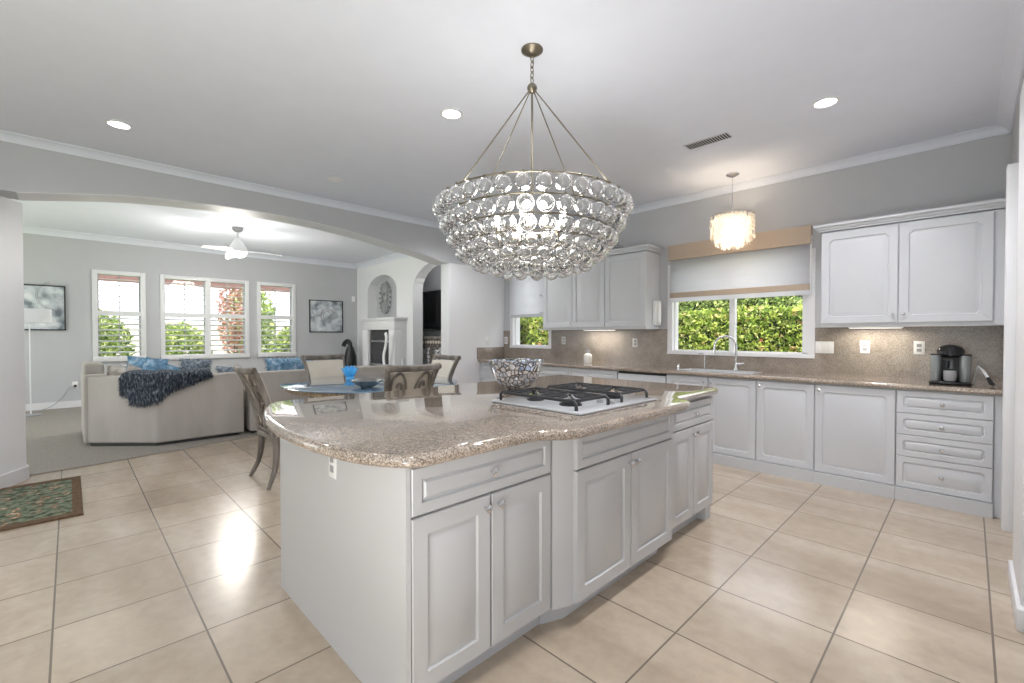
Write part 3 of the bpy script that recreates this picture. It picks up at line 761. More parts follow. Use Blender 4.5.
for dz in (-.02, .02): MB().box(-1.841, -1.809, .757, .7605, .772 + dz - .014, .772 + dz + .014, .002).build('socket', 'grey', t)

# cooktop
t = thing('gas_cooktop', 'white gas cooktop with black cast iron grates set in the island', 'cooktop', (-1.59, 2.03, .923))
MB().box(-1.885, -1.265, 1.69, 2.43, .923, .935, .005).build('hob_plate', 'hob', t)
def grate(y0, y1):
    x0, x1 = -1.85, -1.32; z = .978; mb = MB(); r = .0085
    def bar(p, q, r_=r): mb.tube([p, q], r_, 8)
    R_ = .03
    for y in (y0, y1):
        mb.tube([(x0, y, .935), (x0, y, z - .012), (x0 + .012, y, z), (x1 - .012, y, z), (x1, y, z - .012), (x1, y, .935)], r, 8)
    for x in (x0 + .02, (x0 + x1) / 2, x1 - .02): bar((x, y0, z), (x, y1, z))
    ym = (y0 + y1) / 2
    for xc in (x0 + .14, x1 - .14):
        for a in range(0, 360, 45):
            c, s_ = math.cos(math.radians(a)), math.sin(math.radians(a)); R2 = .11 if a % 90 == 0 else .12
            px_, py_ = xc + R2 * c, ym + min(R2, (y1 - y0) / 2) * s_
            mb.tube([(xc + .03 * c, ym + .03 * s_, z + .004), (px_, py_, z)], .006, 6)
    g = mb.build('grate', 'iron', t)
    for xc, r_ in ((x0 + .14, .036), (x1 - .14, .045)):
        b = MB().lathe([(r_ * 1.35, 0), (r_ * 1.3, .008), (r_, .010), (r_, .022), (r_ * .9, .026), (.002, .027)], xc, ym, .935, 20).build('burner', 'iron', t)
grate(1.73, 2.00); grate(2.13, 2.40)
for k, x in enumerate((-1.66, -1.58, -1.40, -1.33)):
    MB().lathe([(.020, 0), (.019, .012), (.014, .020), (.002, .021)], x, 2.045, .935, 16).build('control_knob', 'hob' if k < 2 else 'grey', t)

# mosaic bowl
m = mat('mosaic glass', rough=.12, spec=.8); n, l, b = nodes(m); M['mosaic'] = m
tc = n.new('ShaderNodeTexCoord'); vo = n.new('ShaderNodeTexVoronoi'); vo.feature = 'DISTANCE_TO_EDGE'; vo.inputs['Scale'].default_value = 29; l.new(tc.outputs['Object'], vo.inputs['Vector'])
vc = n.new('ShaderNodeTexVoronoi'); vc.inputs['Scale'].default_value = 29; l.new(tc.outputs['Object'], vc.inputs['Vector'])
edge = ramp(n, l, vo.outputs['Distance'], [(.06, (0, 0, 0)), (.09, (1, 1, 1))])
cell = ramp(n, l, vc.outputs['Color'], [(.1, (.50, .62, .82)), (.5, (.84, .88, .95)), (.9, (.97, .97, 1.0))])
l.new(mix(n, l, (.09, .065, .035), cell, edge), b.inputs['Base Color'])
l.new(ramp(n, l, vo.outputs['Distance'], [(.06, (0, 0, 0)), (.09, (.75, .75, .75))]), b.inputs['Metallic'])
bx, by = -2.20, 2.20; bz = .9225
prof_o = [(.055, 0), (.095, .02), (.135, .06), (.163, .11), (.182, .165), (.196, .205)]
prof_i = [(.190, .206), (.176, .165), (.157, .11), (.129, .062), (.090, .026), (.002, .010)]
o = MB().lathe(prof_o + prof_i, bx, by, bz, 40).build('mosaic_bowl', 'mosaic'); tag(o, 'silver mosaic glass bowl behind the cooktop on the island', 'bowl')

# ============================================================ CHANDELIER
HX, HY = -1.77, 1.90
t = thing('chandelier', 'large tiered chandelier of clear glass balls above the island', 'chandelier', (HX, HY, CZ), group=None)
MB().lathe([(.062, 0), (.062, -.008), (.05, -.016), (.03, -.03), (.012, -.036)], HX, HY, CZ, 24).build('ceiling_canopy', 'brass', t)
mb = MB()
for k, z in enumerate((2.875, 2.845, 2.815, 2.785, 2.755)):
    pts = []
    for i in range(14):
        a = 2 * PI * i / 14; u_ = .010 * math.cos(a); w_ = .020 * math.sin(a)
        pts.append((HX + (u_ if k % 2 else 0), HY + (0 if k % 2 else u_), z + w_))
    mb.tube(pts, .003, 6, closed=True)
mb.build('chain', 'brass', t)
MB().sphere((HX, HY, 2.71), .029, 16, 12).build('hub', 'brass', t)
MB().tube([(HX, HY, 2.70), (HX, HY, 1.74)], .006, 8).build('center_rod', 'brass', t)
RR = [(.512, 2.055), (.476, 1.967), (.436, 1.885), (.382, 1.815), (.305, 1.762), (.19, 1.728)]
for k in range(4):
    a = 2 * PI * k / 4 + .02
    MB().tube([(HX + .015 * math.cos(a), HY + .015 * math.sin(a), 2.70), (HX + .51 * math.cos(a), HY + .51 * math.sin(a), 2.057)], .0038, 6).build('support_rod', 'brass', t)
for r, z in RR:
    MB().tube([(HX + r * math.cos(2 * PI * i / 64), HY + r * math.sin(2 * PI * i / 64), z) for i in range(64)], .0045, 6, closed=True).build('ring', 'brass', t)
for i in range(len(RR) - 1):
    for k in range(3):
        mb = MB()
        a = 2 * PI * k / 3 + .5; (r0, z0_), (r1, z1_) = RR[i], RR[i + 1]
        mb.tube([(HX + r0 * math.cos(a), HY + r0 * math.sin(a), z0_), (HX + r1 * math.cos(a), HY + r1 * math.sin(a), z1_)], .003, 6)
        mb.build('ring_strut', 'brass', t)
HOL = .80
def hollow(o, centres, r):
    # the inner skin of each blown ball faces the cavity
    bm = bmesh.new(); bm.from_mesh(o.data); cs = [Vector(c) for c in centres]
    for f in bm.faces:
        m_ = f.calc_center_median(); c = min(cs, key=lambda q: (q - m_).length_squared)
        d = (m_ - c); inner = d.length < r * (HOL + 1) / 2
        if (f.normal.dot(d) > 0) == inner: f.normal_flip()
    bm.to_mesh(o.data); bm.free(); return o
balls = []
for i, (r, z) in enumerate(RR):
    D = .045 - .001 * i; n_ = int(2 * PI * r / (.0915)); 
    for k in range(n_):
        a = 2 * PI * (k + .5 * (i % 2)) / n_
        balls.append((HX + (r + .012) * math.cos(a), HY + (r + .012) * math.sin(a), z - .050 + rnd.uniform(-.004, .004), .0415))
for k in range(4): a = 2 * PI * k / 4 + .4; balls.append((HX + .08 * math.cos(a), HY + .08 * math.sin(a), 1.672, .0415))
balls.sort(key=lambda b_: (b_[0]) ** 2 + b_[1] ** 2 + (b_[2] - 1.3) ** 2)
ball_me = None
for j, (x, y, z, r) in enumerate(balls[:100]):
    if ball_me is None:
        ob = hollow(MB().sphere((0, 0, 0), r, 24, 16).sphere((0, 0, 0), r * HOL, 24, 16).build('glass_ball', 'crystal', local=True), [(0, 0, 0)], r); ob.parent = t; ball_me = ob
        tagmb = None
    else: ob = ball_me.copy(); C.objects.link(ob)
    ob.location = (x - HX, y - HY, z - CZ)
mb = MB()
for (x, y, z, r) in balls[100:]: mb.sphere((x, y, z), r, 20, 12).sphere((x, y, z), r * HOL, 20, 12)
o = mb.build('glass_balls', 'crystal', t); hollow(o, [(x - HX, y - HY, z - CZ) for x, y, z, r in balls[100:]], .0415); o['kind'] = 'stuff'
mb = MB()
for (x, y, z, r) in balls: mb.tube([(x, y, z + r - .001), (x, y, z + r + .014)], .0035, 5)
o = mb.build('ball_hangers', 'brass', t); o['kind'] = 'stuff'
for k in range(5):
    a = 2 * PI * k / 5 + .2; x, y = HX + .20 * math.cos(a), HY + .20 * math.sin(a)
    s_ = MB().tube([(HX, HY, 1.88), (x, y, 1.87), (x, y, 1.885)], .005, 6); s_.lathe([(.014, 0), (.014, .05)], x, y, 1.88, 12); so = s_.build('bulb_arm', 'brass', t)
    MB().sphere((x, y, 1.955), .020, 12, 10, 1, 1, 1.5).build('bulb', 'bulb', so)
    if k % 2 == 0: pass
lamp('chandelier_glow', 'POINT', (HX, HY, 2.0), 13, size=.10, color=(1, .97, .93))

# ============================================================ PENDANT OVER THE SINK
PXc, PYc = -1.70, 4.80
t = thing('pendant_light', 'drum pendant of glowing shell discs above the sink', 'pendant light', (PXc, PYc, CZ))
MB().lathe([(.062, 0), (.062, -.012), (.03, -.03), (.008, -.034)], PXc, PYc, CZ, 20).build('ceiling_canopy', 'chrome', t)
MB().tube([(PXc, PYc, CZ - .03), (PXc, PYc, 2.50)], .004, 6).build('stem', 'chrome', t)
MB().tube([(PXc + .20 * math.cos(2 * PI * i / 40), PYc + .20 * math.sin(2 * PI * i / 40), 2.51) for i in range(40)], .007, 6, closed=True).build('top_ring', 'nickel', t)
mb = MB()
for k in range(3): a = PI * k / 3; mb.tube([(PXc - .2 * math.cos(a), PYc - .2 * math.sin(a), 2.51), (PXc + .2 * math.cos(a), PYc + .2 * math.sin(a), 2.51)], .004, 6)
mb.build('spokes', 'nickel', t)
mb = MB()
def disc(mb, c, nrm, r, n_=9):
    nrm = Vector(nrm).normalized(); a = nrm.orthogonal().normalized(); b2 = nrm.cross(a); c = Vector(c)
    vs = [c + (a * math.cos(2 * PI * i / n_) + b2 * math.sin(2 * PI * i / n_)) * r for i in range(n_)]
    mb.add(vs, [tuple(range(n_))])
for r, zt, zb, nc in ((.20, 2.50, 2.25, 30), (.16, 2.49, 2.21, 22), (.10, 2.49, 2.18, 14)):
    for i in range(nc):
        a = 2 * PI * i / nc; zz = zt - .02 + rnd.uniform(-.008, .008)
        while zz > zb:
            disc(mb, (PXc + (r + rnd.uniform(-.006, .006)) * math.cos(a), PYc + (r + rnd.uniform(-.006, .006)) * math.sin(a), zz), (math.cos(a) + rnd.uniform(-.35, .35), math.sin(a) + rnd.uniform(-.35, .35), rnd.uniform(-.25, .25)), .021)
            zz -= .034
o = mb.build('shell_shade', 'shell', t); o['kind'] = 'stuff'
MB().sphere((PXc, PYc, 2.38), .035, 12, 10).build('bulb', 'warmbulb', t)
lamp('pendant_glow', 'POINT', (PXc, PYc, 2.38), 38, size=.04, color=(1, .82, .62))

# ============================================================ CEILING FITTINGS
def can(label, x, y, z, lit=True, e=56):
    t = thing('recessed_light', label, 'ceiling light', (x, y, z), group='recessed ceiling lights')
    MB().lathe([(.082, 0), (.082, -.006), (.066, -.008), (.064, 0)], x, y, z - .0005, 28, cap=False).build('trim_ring', 'trim', t)
    MB().lathe([(.064, -.001), (.064, -.003)], x, y, z - .0005, 28).build('lens', 'canlens' if lit else 'dimlens', t)
    if lit: lamp('can_beam', 'SPOT', (x, y, z - .02), e, (0, 0, 0), .06, color=(.98, .97, 1), spot=math.radians(150), blend=.9)
can('bright recessed light left of the chandelier canopy', -2.69, 2.02, CZ)
can('bright recessed light toward the right corner of the kitchen ceiling', -.725, 3.79, CZ, e=98)
can('bright recessed light at the far left above the arched beam', -4.63, .288, CZ)
can('dim recessed light above the middle of the arched beam', -4.68, 2.0, CZ, False)
can('added recessed fill light over the far left of the kitchen, hidden behind the chandelier', -4.7, 3.85, CZ, e=60)  # hidden can added to brighten the wall column
for x, y, lab in ((-2.66, .30, 'added unseen recessed fill light above the near end of the island'), (-.70, 2.02, 'added unseen recessed fill light above the aisle beside the island'), (-.70, .30, 'added unseen recessed fill light by the right wall at the near end of the kitchen')):  # extra cans out of view, added to even out the room light
    can(lab, x, y, CZ, e=14 if y < 1 else 72)
t = thing('ceiling_vent', 'slotted grey air vent in the kitchen ceiling', 'vent', (-1.56, 3.84, CZ))
MB().box(-1.745, -1.385, 3.77, 3.90, CZ - .006, CZ - .0005, .002).build('frame', 'toe', t)
mb = MB()
for k in range(16): x = -1.725 + k * .0215; mb.box(x, x + .011, 3.785, 3.885, CZ - .009, CZ - .0062)
mb.build('slots', 'gap', t)

# ============================================================ CEILING FAN
FXc, FYc2 = -8.73, 2.05
t = thing('ceiling_fan', 'white three-blade ceiling fan with light in the living room', 'ceiling fan', (FXc, FYc2, LZ))
MB().lathe([(.085, 0), (.08, -.04), (.05, -.07), (.02, -.08)], FXc, FYc2, LZ, 24).build('ceiling_canopy', 'grey', t)
MB().tube([(FXc, FYc2, LZ - .07), (FXc, FYc2, 2.90)], .016, 10).build('downrod', 'trim', t)
MB().lathe([(.03, .24), (.06, .20), (.10, .13), (.145, .05), (.15, .0), (.13, -.02)], FXc, FYc2, 2.705, 28).build('motor_housing', 'trim', t)
MB().lathe([(.125, 0), (.12, -.03), (.08, -.06), (.02, -.07)], FXc, FYc2, 2.688, 24).build('light_bowl', 'canlens', t)
for a0 in (62, 182, 302):
    mb = MB(); a = math.radians(a0); vs = []; N = 9
    d = Vector((math.cos(a), math.sin(a), 0)); sd = Vector((-math.sin(a), math.cos(a), 0))
    for zz in (0, .008):
        for i in range(N):
            s_ = i / (N - 1); r = .13 + s_ * .55; w = (.05 + .035 * math.sin(PI * min(s_ * 1.3, 1))) * (1 - .55 * max(0, s_ - .8) / .2)
            zc = 2.72 - .05 * s_ * s_
            for e in (-1, 1): p = Vector((FXc, FYc2, zc + zz)) + d * r + sd * (e * w) + Vector((0, 0, e * .014)); vs.append(p)
    fs = []
    for i in range(N - 1):
        q = 2 * i; fs += [(q, q + 1, q + 3, q + 2), (2 * N + q, 2 * N + q + 2, 2 * N + q + 3, 2 * N + q + 1), (q, q + 2, 2 * N + q + 2, 2 * N + q), (q + 1, 2 * N + q + 1, 2 * N + q + 3, q + 3)]
    fs += [(0, 2 * N, 2 * N + 1, 1), (2 * N - 2, 2 * N - 1, 4 * N - 1, 4 * N - 2)]
    mb.add(vs, fs).build('blade', 'trim', t)
lamp('fan_glow', 'POINT', (FXc, FYc2, 2.42), 82, size=.3, color=(1, .96, .9))

# ============================================================ LIVING ROOM FURNITURE
def sofa_back(mb, pts, th, z0, z1):
    """polyline wall with thickness toward -X side (left of travel)"""
    P_ = [Vector((a, b, 0)) for a, b in pts]; inner = []
    for i, p in enumerate(P_):
        if i == 0: d = (P_[1] - p).normalized(); m_ = Vector((-d.y, d.x, 0))
        elif i == len(P_) - 1: d = (p - P_[i - 1]).normalized(); m_ = Vector((-d.y, d.x, 0))
        else:
            d0 = (p - P_[i - 1]).normalized(); d1 = (P_[i + 1] - p).normalized(); m_ = Vector((-d0.y - d1.y, d0.x + d1.x, 0)); m_ = m_ / (m_.length_squared / 2)
        inner.append(p + m_ * th)
    poly = [(p.x, p.y) for p in P_] + [(p.x, p.y) for p in inner[::-1]]
    bm = bmesh.new(); vb = [bm.verts.new((x, y, z0)) for x, y in poly]; f = bm.faces.new(vb)
    r = bmesh.ops.extrude_face_region(bm, geom=[f]); bmesh.ops.translate(bm, verts=[g for g in r['geom'] if isinstance(g, bmesh.types.BMVert)], vec=(0, 0, z1 - z0))
    bmesh.ops.bevel(bm, geom=bm.edges[:], offset=.025, segments=3, affect='EDGES', profile=.5)
    mb.bm(bm, True)
t = thing('sectional_sofa', 'oatmeal sectional sofa piece with angled corner and fur throw over its back', 'sofa', (-7.3, .9, .012))
mb = MB(); sofa_back(mb, [(-7.16, .10), (-6.575, .705), (-6.56, 1.60)], .24, .045, .815); mb.build('backrest', 'sofa', t)
MB().prism([(-7.10, .28), (-6.80, .85), (-6.79, 1.59), (-7.85, 1.59), (-8.15, 1.5), (-8.15, .20), (-7.2, .20)], .045, .43).build('seat_base', 'sofa', t)
MB().box(-8.25, -7.12, .10, .32, .045, .83, .03).build('armrest', 'sofa', t)
MB().box(-8.25, -7.45, .11, .30, .82, .95, .03).build('armrest_pad', 'sofa', t)
MB().box(-7.55, -6.95, .75, 1.58, .42, .56, .04).build('seat_cushion', 'sofa', t)
MB().prism([(-7.12, .16), (-6.62, .70), (-6.61, 1.55), (-8.1, 1.55), (-8.1, .16)], .012, .05).build('plinth', 'gap', t)
t = thing('sectional_sofa', 'straight oatmeal sectional sofa piece behind the dining table', 'sofa', (-7.0, 2.6, .012))
mb = MB(); sofa_back(mb, [(-6.545, 1.66), (-6.53, 3.75)], .24, .045, .808); mb.build('backrest', 'sofa', t)
MB().box(-7.85, -6.75, 1.66, 3.75, .045, .43, .02).build('seat_base', 'sofa', t)
for k in range(2): MB().box(-7.6, -6.9, 1.68 + k * 1.03, 2.69 + k * 1.03, .42, .57, .04).build('seat_cushion', 'sofa', t)
MB().box(-7.8, -6.6, 1.7, 3.7, .012, .05).build('plinth', 'gap', t)

def pillow(name, label, c, w, h, th, m, rot, fur=0, fm=None):
    """soft cushion: superellipse, local x width, z height"""
    c = Vector(c); R_ = Matrix.Rotation(rot[2], 3, 'Z') @ Matrix.Rotation(rot[1], 3, 'Y') @ Matrix.Rotation(rot[0], 3, 'X')
    mb = MB(); N = 12; vs = []; fs = []
    for side in (-1, 1):
        for i in range(N + 1):
            for j in range(N + 1):
                u_ = i / N * 2 - 1; v_ = j / N * 2 - 1; e = (1 - abs(u_) ** 2.5) * (1 - abs(v_) ** 2.5)
                pin = 1 - .08 * (1 - abs(u_)) * abs(v_) ** 4 - .0
                vs.append(c + R_ @ Vector((u_ * w / 2 * (1 - .07 * (1 - v_ * v_)), side * th / 2 * max(e, 0) ** .5, v_ * h / 2 * (1 - .07 * (1 - u_ * u_)))))
        o_ = 0 if side < 0 else (N + 1) ** 2
        for i in range(N):
            for j in range(N):
                a = o_ + i * (N + 1) + j; q = (a, a + 1, a + N + 2, a + N + 1); fs.append(q if side > 0 else q[::-1])
    mb.add(vs, fs, True)
    o = mb.build(name, m); tag(o, label, 'cushion')
    bm = bmesh.new(); bm.from_mesh(o.data); bmesh.ops.remove_doubles(bm, verts=bm.verts[:], dist=.0005); bm.to_mesh(o.data); bm.free()
    if fur: furs(o, vs, c, fur, fm or m)
    return o
def furs(o, pts, c, ln, m, count=1600, down=.3):
    mb = MB(); base = Vector(o.location)
    for _ in range(count):
        p = Vector(rnd.choice(pts)) + Vector((rnd.uniform(-.015, .015), rnd.uniform(-.015, .015), rnd.uniform(-.015, .015)))
        d = (p - c).normalized() + Vector((rnd.gauss(0, .4), rnd.gauss(0, .4), rnd.gauss(0, .4) - down)); d.normalize()
        s_ = d.orthogonal().normalized() * .0028; q = p + d * ln * rnd.uniform(.6, 1.2)
        mb.add([p - s_, p + s_, q + s_ * .3, q - s_ * .3], [(0, 1, 2, 3)])
    f = mb.build('pile', m, o); f['kind'] = 'stuff'
H = math.radians
pillow('throw_cushion', 'pale patterned cushion in the left corner of the sofa', (-7.42, .50, .72), .46, .42, .16, 'cushion', (H(-18), 0, H(60)))
pillow('throw_cushion', 'beige patterned cushion leaning beside the blue cushions', (-7.2, .62, .70), .40, .40, .15, 'cushion', (H(-22), H(20), H(75)))
pillow('throw_cushion', 'upper bright blue cushion by the left window', (-7.35, .70, .90), .42, .24, .16, 'bluefur', (H(15), H(8), H(85)))
pillow('throw_cushion', 'lower blue cushion in front of the bright blue one', (-7.12, .80, .83), .40, .28, .16, 'bluefur', (H(10), H(24), H(85)))
pillow('fur_cushion', 'silvery grey fluffy cushion right of the blue cushions', (-7.05, 1.16, .86), .30, .22, .16, 'fur', (H(0), H(4), H(90)), .035)
pillow('fur_cushion', 'small grey cushion peeking over the sofa back near the chair', (-7.0, 1.52, .75), .26, .24, .12, 'fur', (H(0), 0, H(90)), .02)
pillow('fur_cushion', 'blue and black fluffy cushion on the right sofa piece', (-6.93, 2.28, .82), .66, .30, .20, 'bluefur', (H(0), 0, H(92)), .035, 'fur')
# fur throw draped over the chamfered back
def throw():
    mb = MB(); N = 26; Mv = 16; vs = []
    A = Vector((-6.83, .44, 0)); B_ = Vector((-6.575, .705, 0)); Cc = Vector((-6.56, 1.22, 0))
    def along(s_):
        L1_ = (B_ - A).length; L2_ = (Cc - B_).length; d = s_ * (L1_ + L2_)
        return (A + (B_ - A) * (d / L1_), Vector((.70, -.70, 0))) if d < L1_ else (B_ + (Cc - B_) * ((d - L1_) / L2_), Vector((1, 0, 0)))
    for i in range(N + 1):
        s_ = i / N; p, nn = along(s_ )
        k = min(1, max(0, (s_ - .42) / .58))
        drop = .26 * (1 - k) ** 1.6 + .015 + .03 * math.sin(s_ * 9) + (.06 * s_ / .5 if s_ < .5 else .06 * (1 - k))
        if s_ < .1: drop *= .75
        for j in range(Mv + 1):
            q = j / Mv
            if q < .55: off = .022 + .012 * math.sin(s_ * 20 + q * 5); z = .835 - drop * (1 - q / .55)
            else: off = .02 - (q - .55) / .45 * .26; z = .842 + .025 * math.sin(PI * (q - .55) / .45) + .01 * math.sin(s_ * 16)
            v_ = p + nn * off; vs.append((v_.x, v_.y, z))
    fs = [(i * (Mv + 1) + j, i * (Mv + 1) + j + 1, (i + 1) * (Mv + 1) + j + 1, (i + 1) * (Mv + 1) + j) for i in range(N) for j in range(Mv)]
    mb.add(vs, fs, True); o = mb.build('fur_throw', 'darkfur'); tag(o, 'dark slate fur throw draped over the back of the sofa', 'throw blanket')
    md = o.modifiers.new('thick', 'SOLIDIFY'); md.thickness = .018; md.offset = 1
    furs(o, vs, Vector((-7.2, 1.0, .9)), .04, 'darkfur', 11000, 1.1)
throw()

# pictures
def picture_x(label, y0, y1, z0, z1, cat='picture', extra=None):
    t = thing('framed_picture', label, cat, (LX, (y0 + y1) / 2, z0)); x = LX + .001; f = .02
    mb = MB(); mb.box(x, x + .035, y0, y0 + f, z0, z1); mb.box(x, x + .035, y1 - f, y1, z0, z1); mb.box(x, x + .035, y0, y1, z0, z0 + f); mb.box(x, x + .035, y0, y1, z1 - f, z1)
    mb.build('frame', 'hearth', t)
    MB().box(x, x + .02, y0 + f, y1 - f, z0 + f, z1 - f).build('artwork', 'art', t)
    mb = MB()
    for (cy, cz_, r, a0, a1) in extra:
        for rr_ in (r, r * .92): mb.tube([(x + .0205, p, q) for p, q in arc(cy, cz_, rr_, a0, a1, 24)], .004, 5)
    mb.build('painted_rings', 'grey', t)
picture_x('square grey abstract picture left of the living room windows', -.95, -.045, 1.38, 2.16, extra=[(-.15, 1.98, .26, 110, 270), (-.15, 1.55, .2, 60, 180)])
picture_x('square grey flower picture right of the living room windows', 4.13, 4.955, 1.365, 2.155, extra=[(4.56, 1.78, .10, 0, 360), (4.56, 1.78, .17, 0, 360), (4.62, 1.66, .25, 20, 150), (4.32, 1.9, .13, 180, 360)])
# floor lamp
t = thing('floor_lamp', 'floor lamp with wide white shade partly hidden by the left pillar', 'lamp', (-10.5, -.455, .012))
MB().lathe([(.13, 0), (.13, .015), (.02, .03)], -10.5, -.455, .012, 24).build('base', 'grey', t)
MB().tube([(-10.5, -.455, .03), (-10.5, -.455, 1.52)], .009, 8).build('pole', 'trim', t)
MB().lathe([(.25, 0), (.25, .215)], -10.5, -.455, 1.50, 28, cap=False).build('lamp_shade', 'sheer', t)
MB().box(-10.52, -10.48, -.70, -.21, 1.505, 1.51).build('shade_spider', 'grey', t)
t = thing('wall_outlet', 'white outlet low on the living room window wall', 'outlet', (LX, .06, .41))
MB().box(LX + .0005, LX + .007, .02, .10, .35, .47, .002).build('plate', 'plastic', t)
MB().box(LX + .006, LX + .03, .04, .08, .37, .41, .004).build('plug', 'black', t)
o = MB().tube(smooth([(LX + .035, .06, .39), (LX + .05, -.02, .36), (LX + .05, -.1, .2), (LX + .1, -.25, .06), (LX + .3, -.4, .025), (-10.6, -.46, .025)], 4), .006, 6).build('power_cord', 'grey'); tag(o, 'thin grey cord from the low outlet to the floor lamp', 'cord')
# thermostat sensor
t = tag(MB().box(LX, LX + .03, 5.20, 5.28, 2.16, 2.30, .006).build('wall_sensor', 'plastic'), 'small white sensor high in the living room corner', 'sensor')

# fireplace
t = thing('fireplace', 'white mantel fireplace with black firebox', 'fireplace', (-9.5, 5.2, .012))
MY = 5.05
mb = MB(); mb.box(-10.30, -10.03, MY, FY - .001, .012, 1.42, .004); mb.box(-9.05, -8.80, MY, FY - .001, .012, 1.42, .004); mb.box(-10.30, -8.80, MY, FY - .001, 1.42, 1.62, .004)
mb.build('surround', 'trim', t)
mb = MB(); mb.box(-10.34, -8.76, MY - .03, FY - .001, 1.62, 1.65, .004); mb.box(-10.37, -8.73, MY - .05, FY - .001, 1.65, 1.69, .004); mb.build('mantel_shelf', 'trim', t)
MB().box(-10.03, -9.05, MY + .09, FY - .001, .05, 1.42).build('firebox', 'hearth', t)
mb = MB(); mb.box(-10.03, -9.05, MY + .05, MY + .085, 1.14, 1.17); mb.box(-10.03, -9.05, MY + .05, MY + .085, .60, .63)
for x in (-10.03, -9.08): mb.box(x, x + .03, MY + .05, MY + .085, .42, 1.42)
mb.build('door_frame', 'nickel', t)
MB().box(-10.42, -8.60, MY - .25, MY - .001, .012, .50, .012).build('hearth_slab', 'trim', t)
# plaque in the niche
t = thing('wall_medallion', 'round grey carved medallion in the arched niche', 'wall decoration', (-9.87, FY + .22, 2.2))
cx_, cz_ = -10.12, 2.22
mb = MB(); mb.prism(arc(cx_, cz_, .25, 0, 345, 23, .37), FY + .21, FY + .248, 'y'); mb.build('disc', 'toe', t)
mb = MB()
for k in range(18):
    a = 2 * PI * k / 18; mb.tube([(cx_ + .09 * math.cos(a), FY + .20, cz_ + .13 * math.sin(a)), (cx_ + .27 * math.cos(a), FY + .20, cz_ + .40 * math.sin(a))], [.026, .034], 6)
mb.tube([(cx_ + .16 * math.cos(2 * PI * k / 30), FY + .195, cz_ + .24 * math.sin(2 * PI * k / 30)) for k in range(30)], .014, 6, closed=True)
mb.build('petals', 'grey', t)
MB().sphere((cx_, FY + .20, cz_), .07, 14, 8, 1, .4, 1.4).build('boss', 'nickel', t)
# white scroll screen beside firebox
o = MB().tube(smooth([(-8.82, 4.86, .50), (-8.90, 4.86, .65), (-8.92, 4.86, .85), (-8.84, 4.86, 1.05), (-8.80, 4.86, 1.25), (-8.84, 4.86, 1.34)], 5), [.045] * 26, 10, flat=.5).build('floor_sculpture', 'trim')
tag(o, 'tall white curving sculpture standing on the hearth right of the firebox', 'sculpture')
o = MB().lathe([(.03, 0), (.035, .02), (.012, .05), (.012, .55), (.03, .58), (.03, .72), (.008, .78)], -8.62, 5.15, .012, 14).build('candle_stand', 'trim'); tag(o, 'slim white candle stand against the wall beside the fireplace', 'candle stand')
# vase
t = thing('tall_vase', 'tall dark vase with curved neck in the living room corner', 'vase', (-10.9, 5.02, .012))
MB().lathe([(.07, 0), (.12, .1), (.16, .45), (.15, .75), (.09, .95), (.07, 1.0)], -10.75, 4.95, .012, 20).build('body', 'black', t)
MB().tube(smooth([(-10.75, 4.95, .95), (-10.76, 4.95, 1.08), (-10.84, 4.93, 1.15), (-10.95, 4.9, 1.10), (-10.98, 4.88, 1.02)], 4), .055, 10).build('neck', 'black', t)
MB().box(-10.92, -10.84, 4.80, 4.82, .35, .95, .01).build('silver_inlay', 'steel', t)
# alcove furniture
t = thing('television', 'large dark framed screen in the alcove above the carved cabinet', 'television', (-8.6, 6.1, 1.40))
MB().box(-9.28, -7.9, 6.03, 6.11, 1.40, 2.33, .01).build('bezel', 'black', t)
MB().box(-9.12, -7.96, 6.022, 6.032, 1.45, 2.28).build('screen', 'screen', t)
MB().box(-8.8, -8.4, 6.11, 6.149, 1.7, 2.0).build('wall_mount', 'black', t)
t = thing('carved_cabinet', 'dark carved cabinet under the alcove television', 'cabinet', (-8.1, 5.9, .012))
MB().box(-8.84, -7.3, 5.72, 6.14, .50, 1.21, .01).build('body', 'darkwood', t)
MB().box(-8.90, -7.24, 5.67, 6.145, 1.21, 1.27, .01).build('top', 'wood', t)
mb = MB()
for k in range(15): mb.sphere((-8.78 + k * .10, 5.71, 1.14), .038, 10, 8, 1, .4, 1)
mb.build('carved_frieze', 'cream', t)
for k in range(3):
    x = -8.82 + k * .505; d = MB().panel((x, 5.72, .53), X_, Z_, NY, .495, .54, .03, .05).build('door', 'darkwood', t)
    mb = MB()
    for q in range(10): mb.sphere((x + .16 + (q % 2) * .16 + rnd.uniform(-.01, .02), 5.69, .60 + q * .043), .058, 8, 6, 1.6, .25, .8)
    mb.build('carving', 'steel', d)
for x in (-8.82, -7.39):
    for y in (5.75, 6.04): MB().box(x, x + .07, y, y + .07, .012, .50).build('leg', 'darkwood', t)
lamp('alcove_added_fill', 'POINT', (-7.6, 5.85, 2.85), 12, size=.1, color=(1, .97, .93))  # unseen lamp added to brighten the dark alcove
# ============================================================ DINING SET
TX, TY = -4.85, 2.50
t = thing('dining_table', 'oval dining table with reflective dark glass top, blue window reflection in its colour', 'table', (TX, TY, 0))
MB().lathe([(1.0, 0), (1.01, .004), (1.01, .010), (1.0, .014)], TX, TY, .746, 64, 1.02, .94).build('glass_top', 'tableglass', t)
MB().lathe([(.90, 0), (.96, .01), (.97, .03), (.96, .050), (.90, .052)], TX, TY, .693, 64, 1.02, .94).build('tabletop', 'ledge', t)
MB().lathe([(.34, 0), (.36, .03), (.30, .07), (.14, .14), (.11, .3), (.17, .5), (.13, .58), (.30, .69)], TX, TY, .001, 32).build('pedestal', 'wood', t)
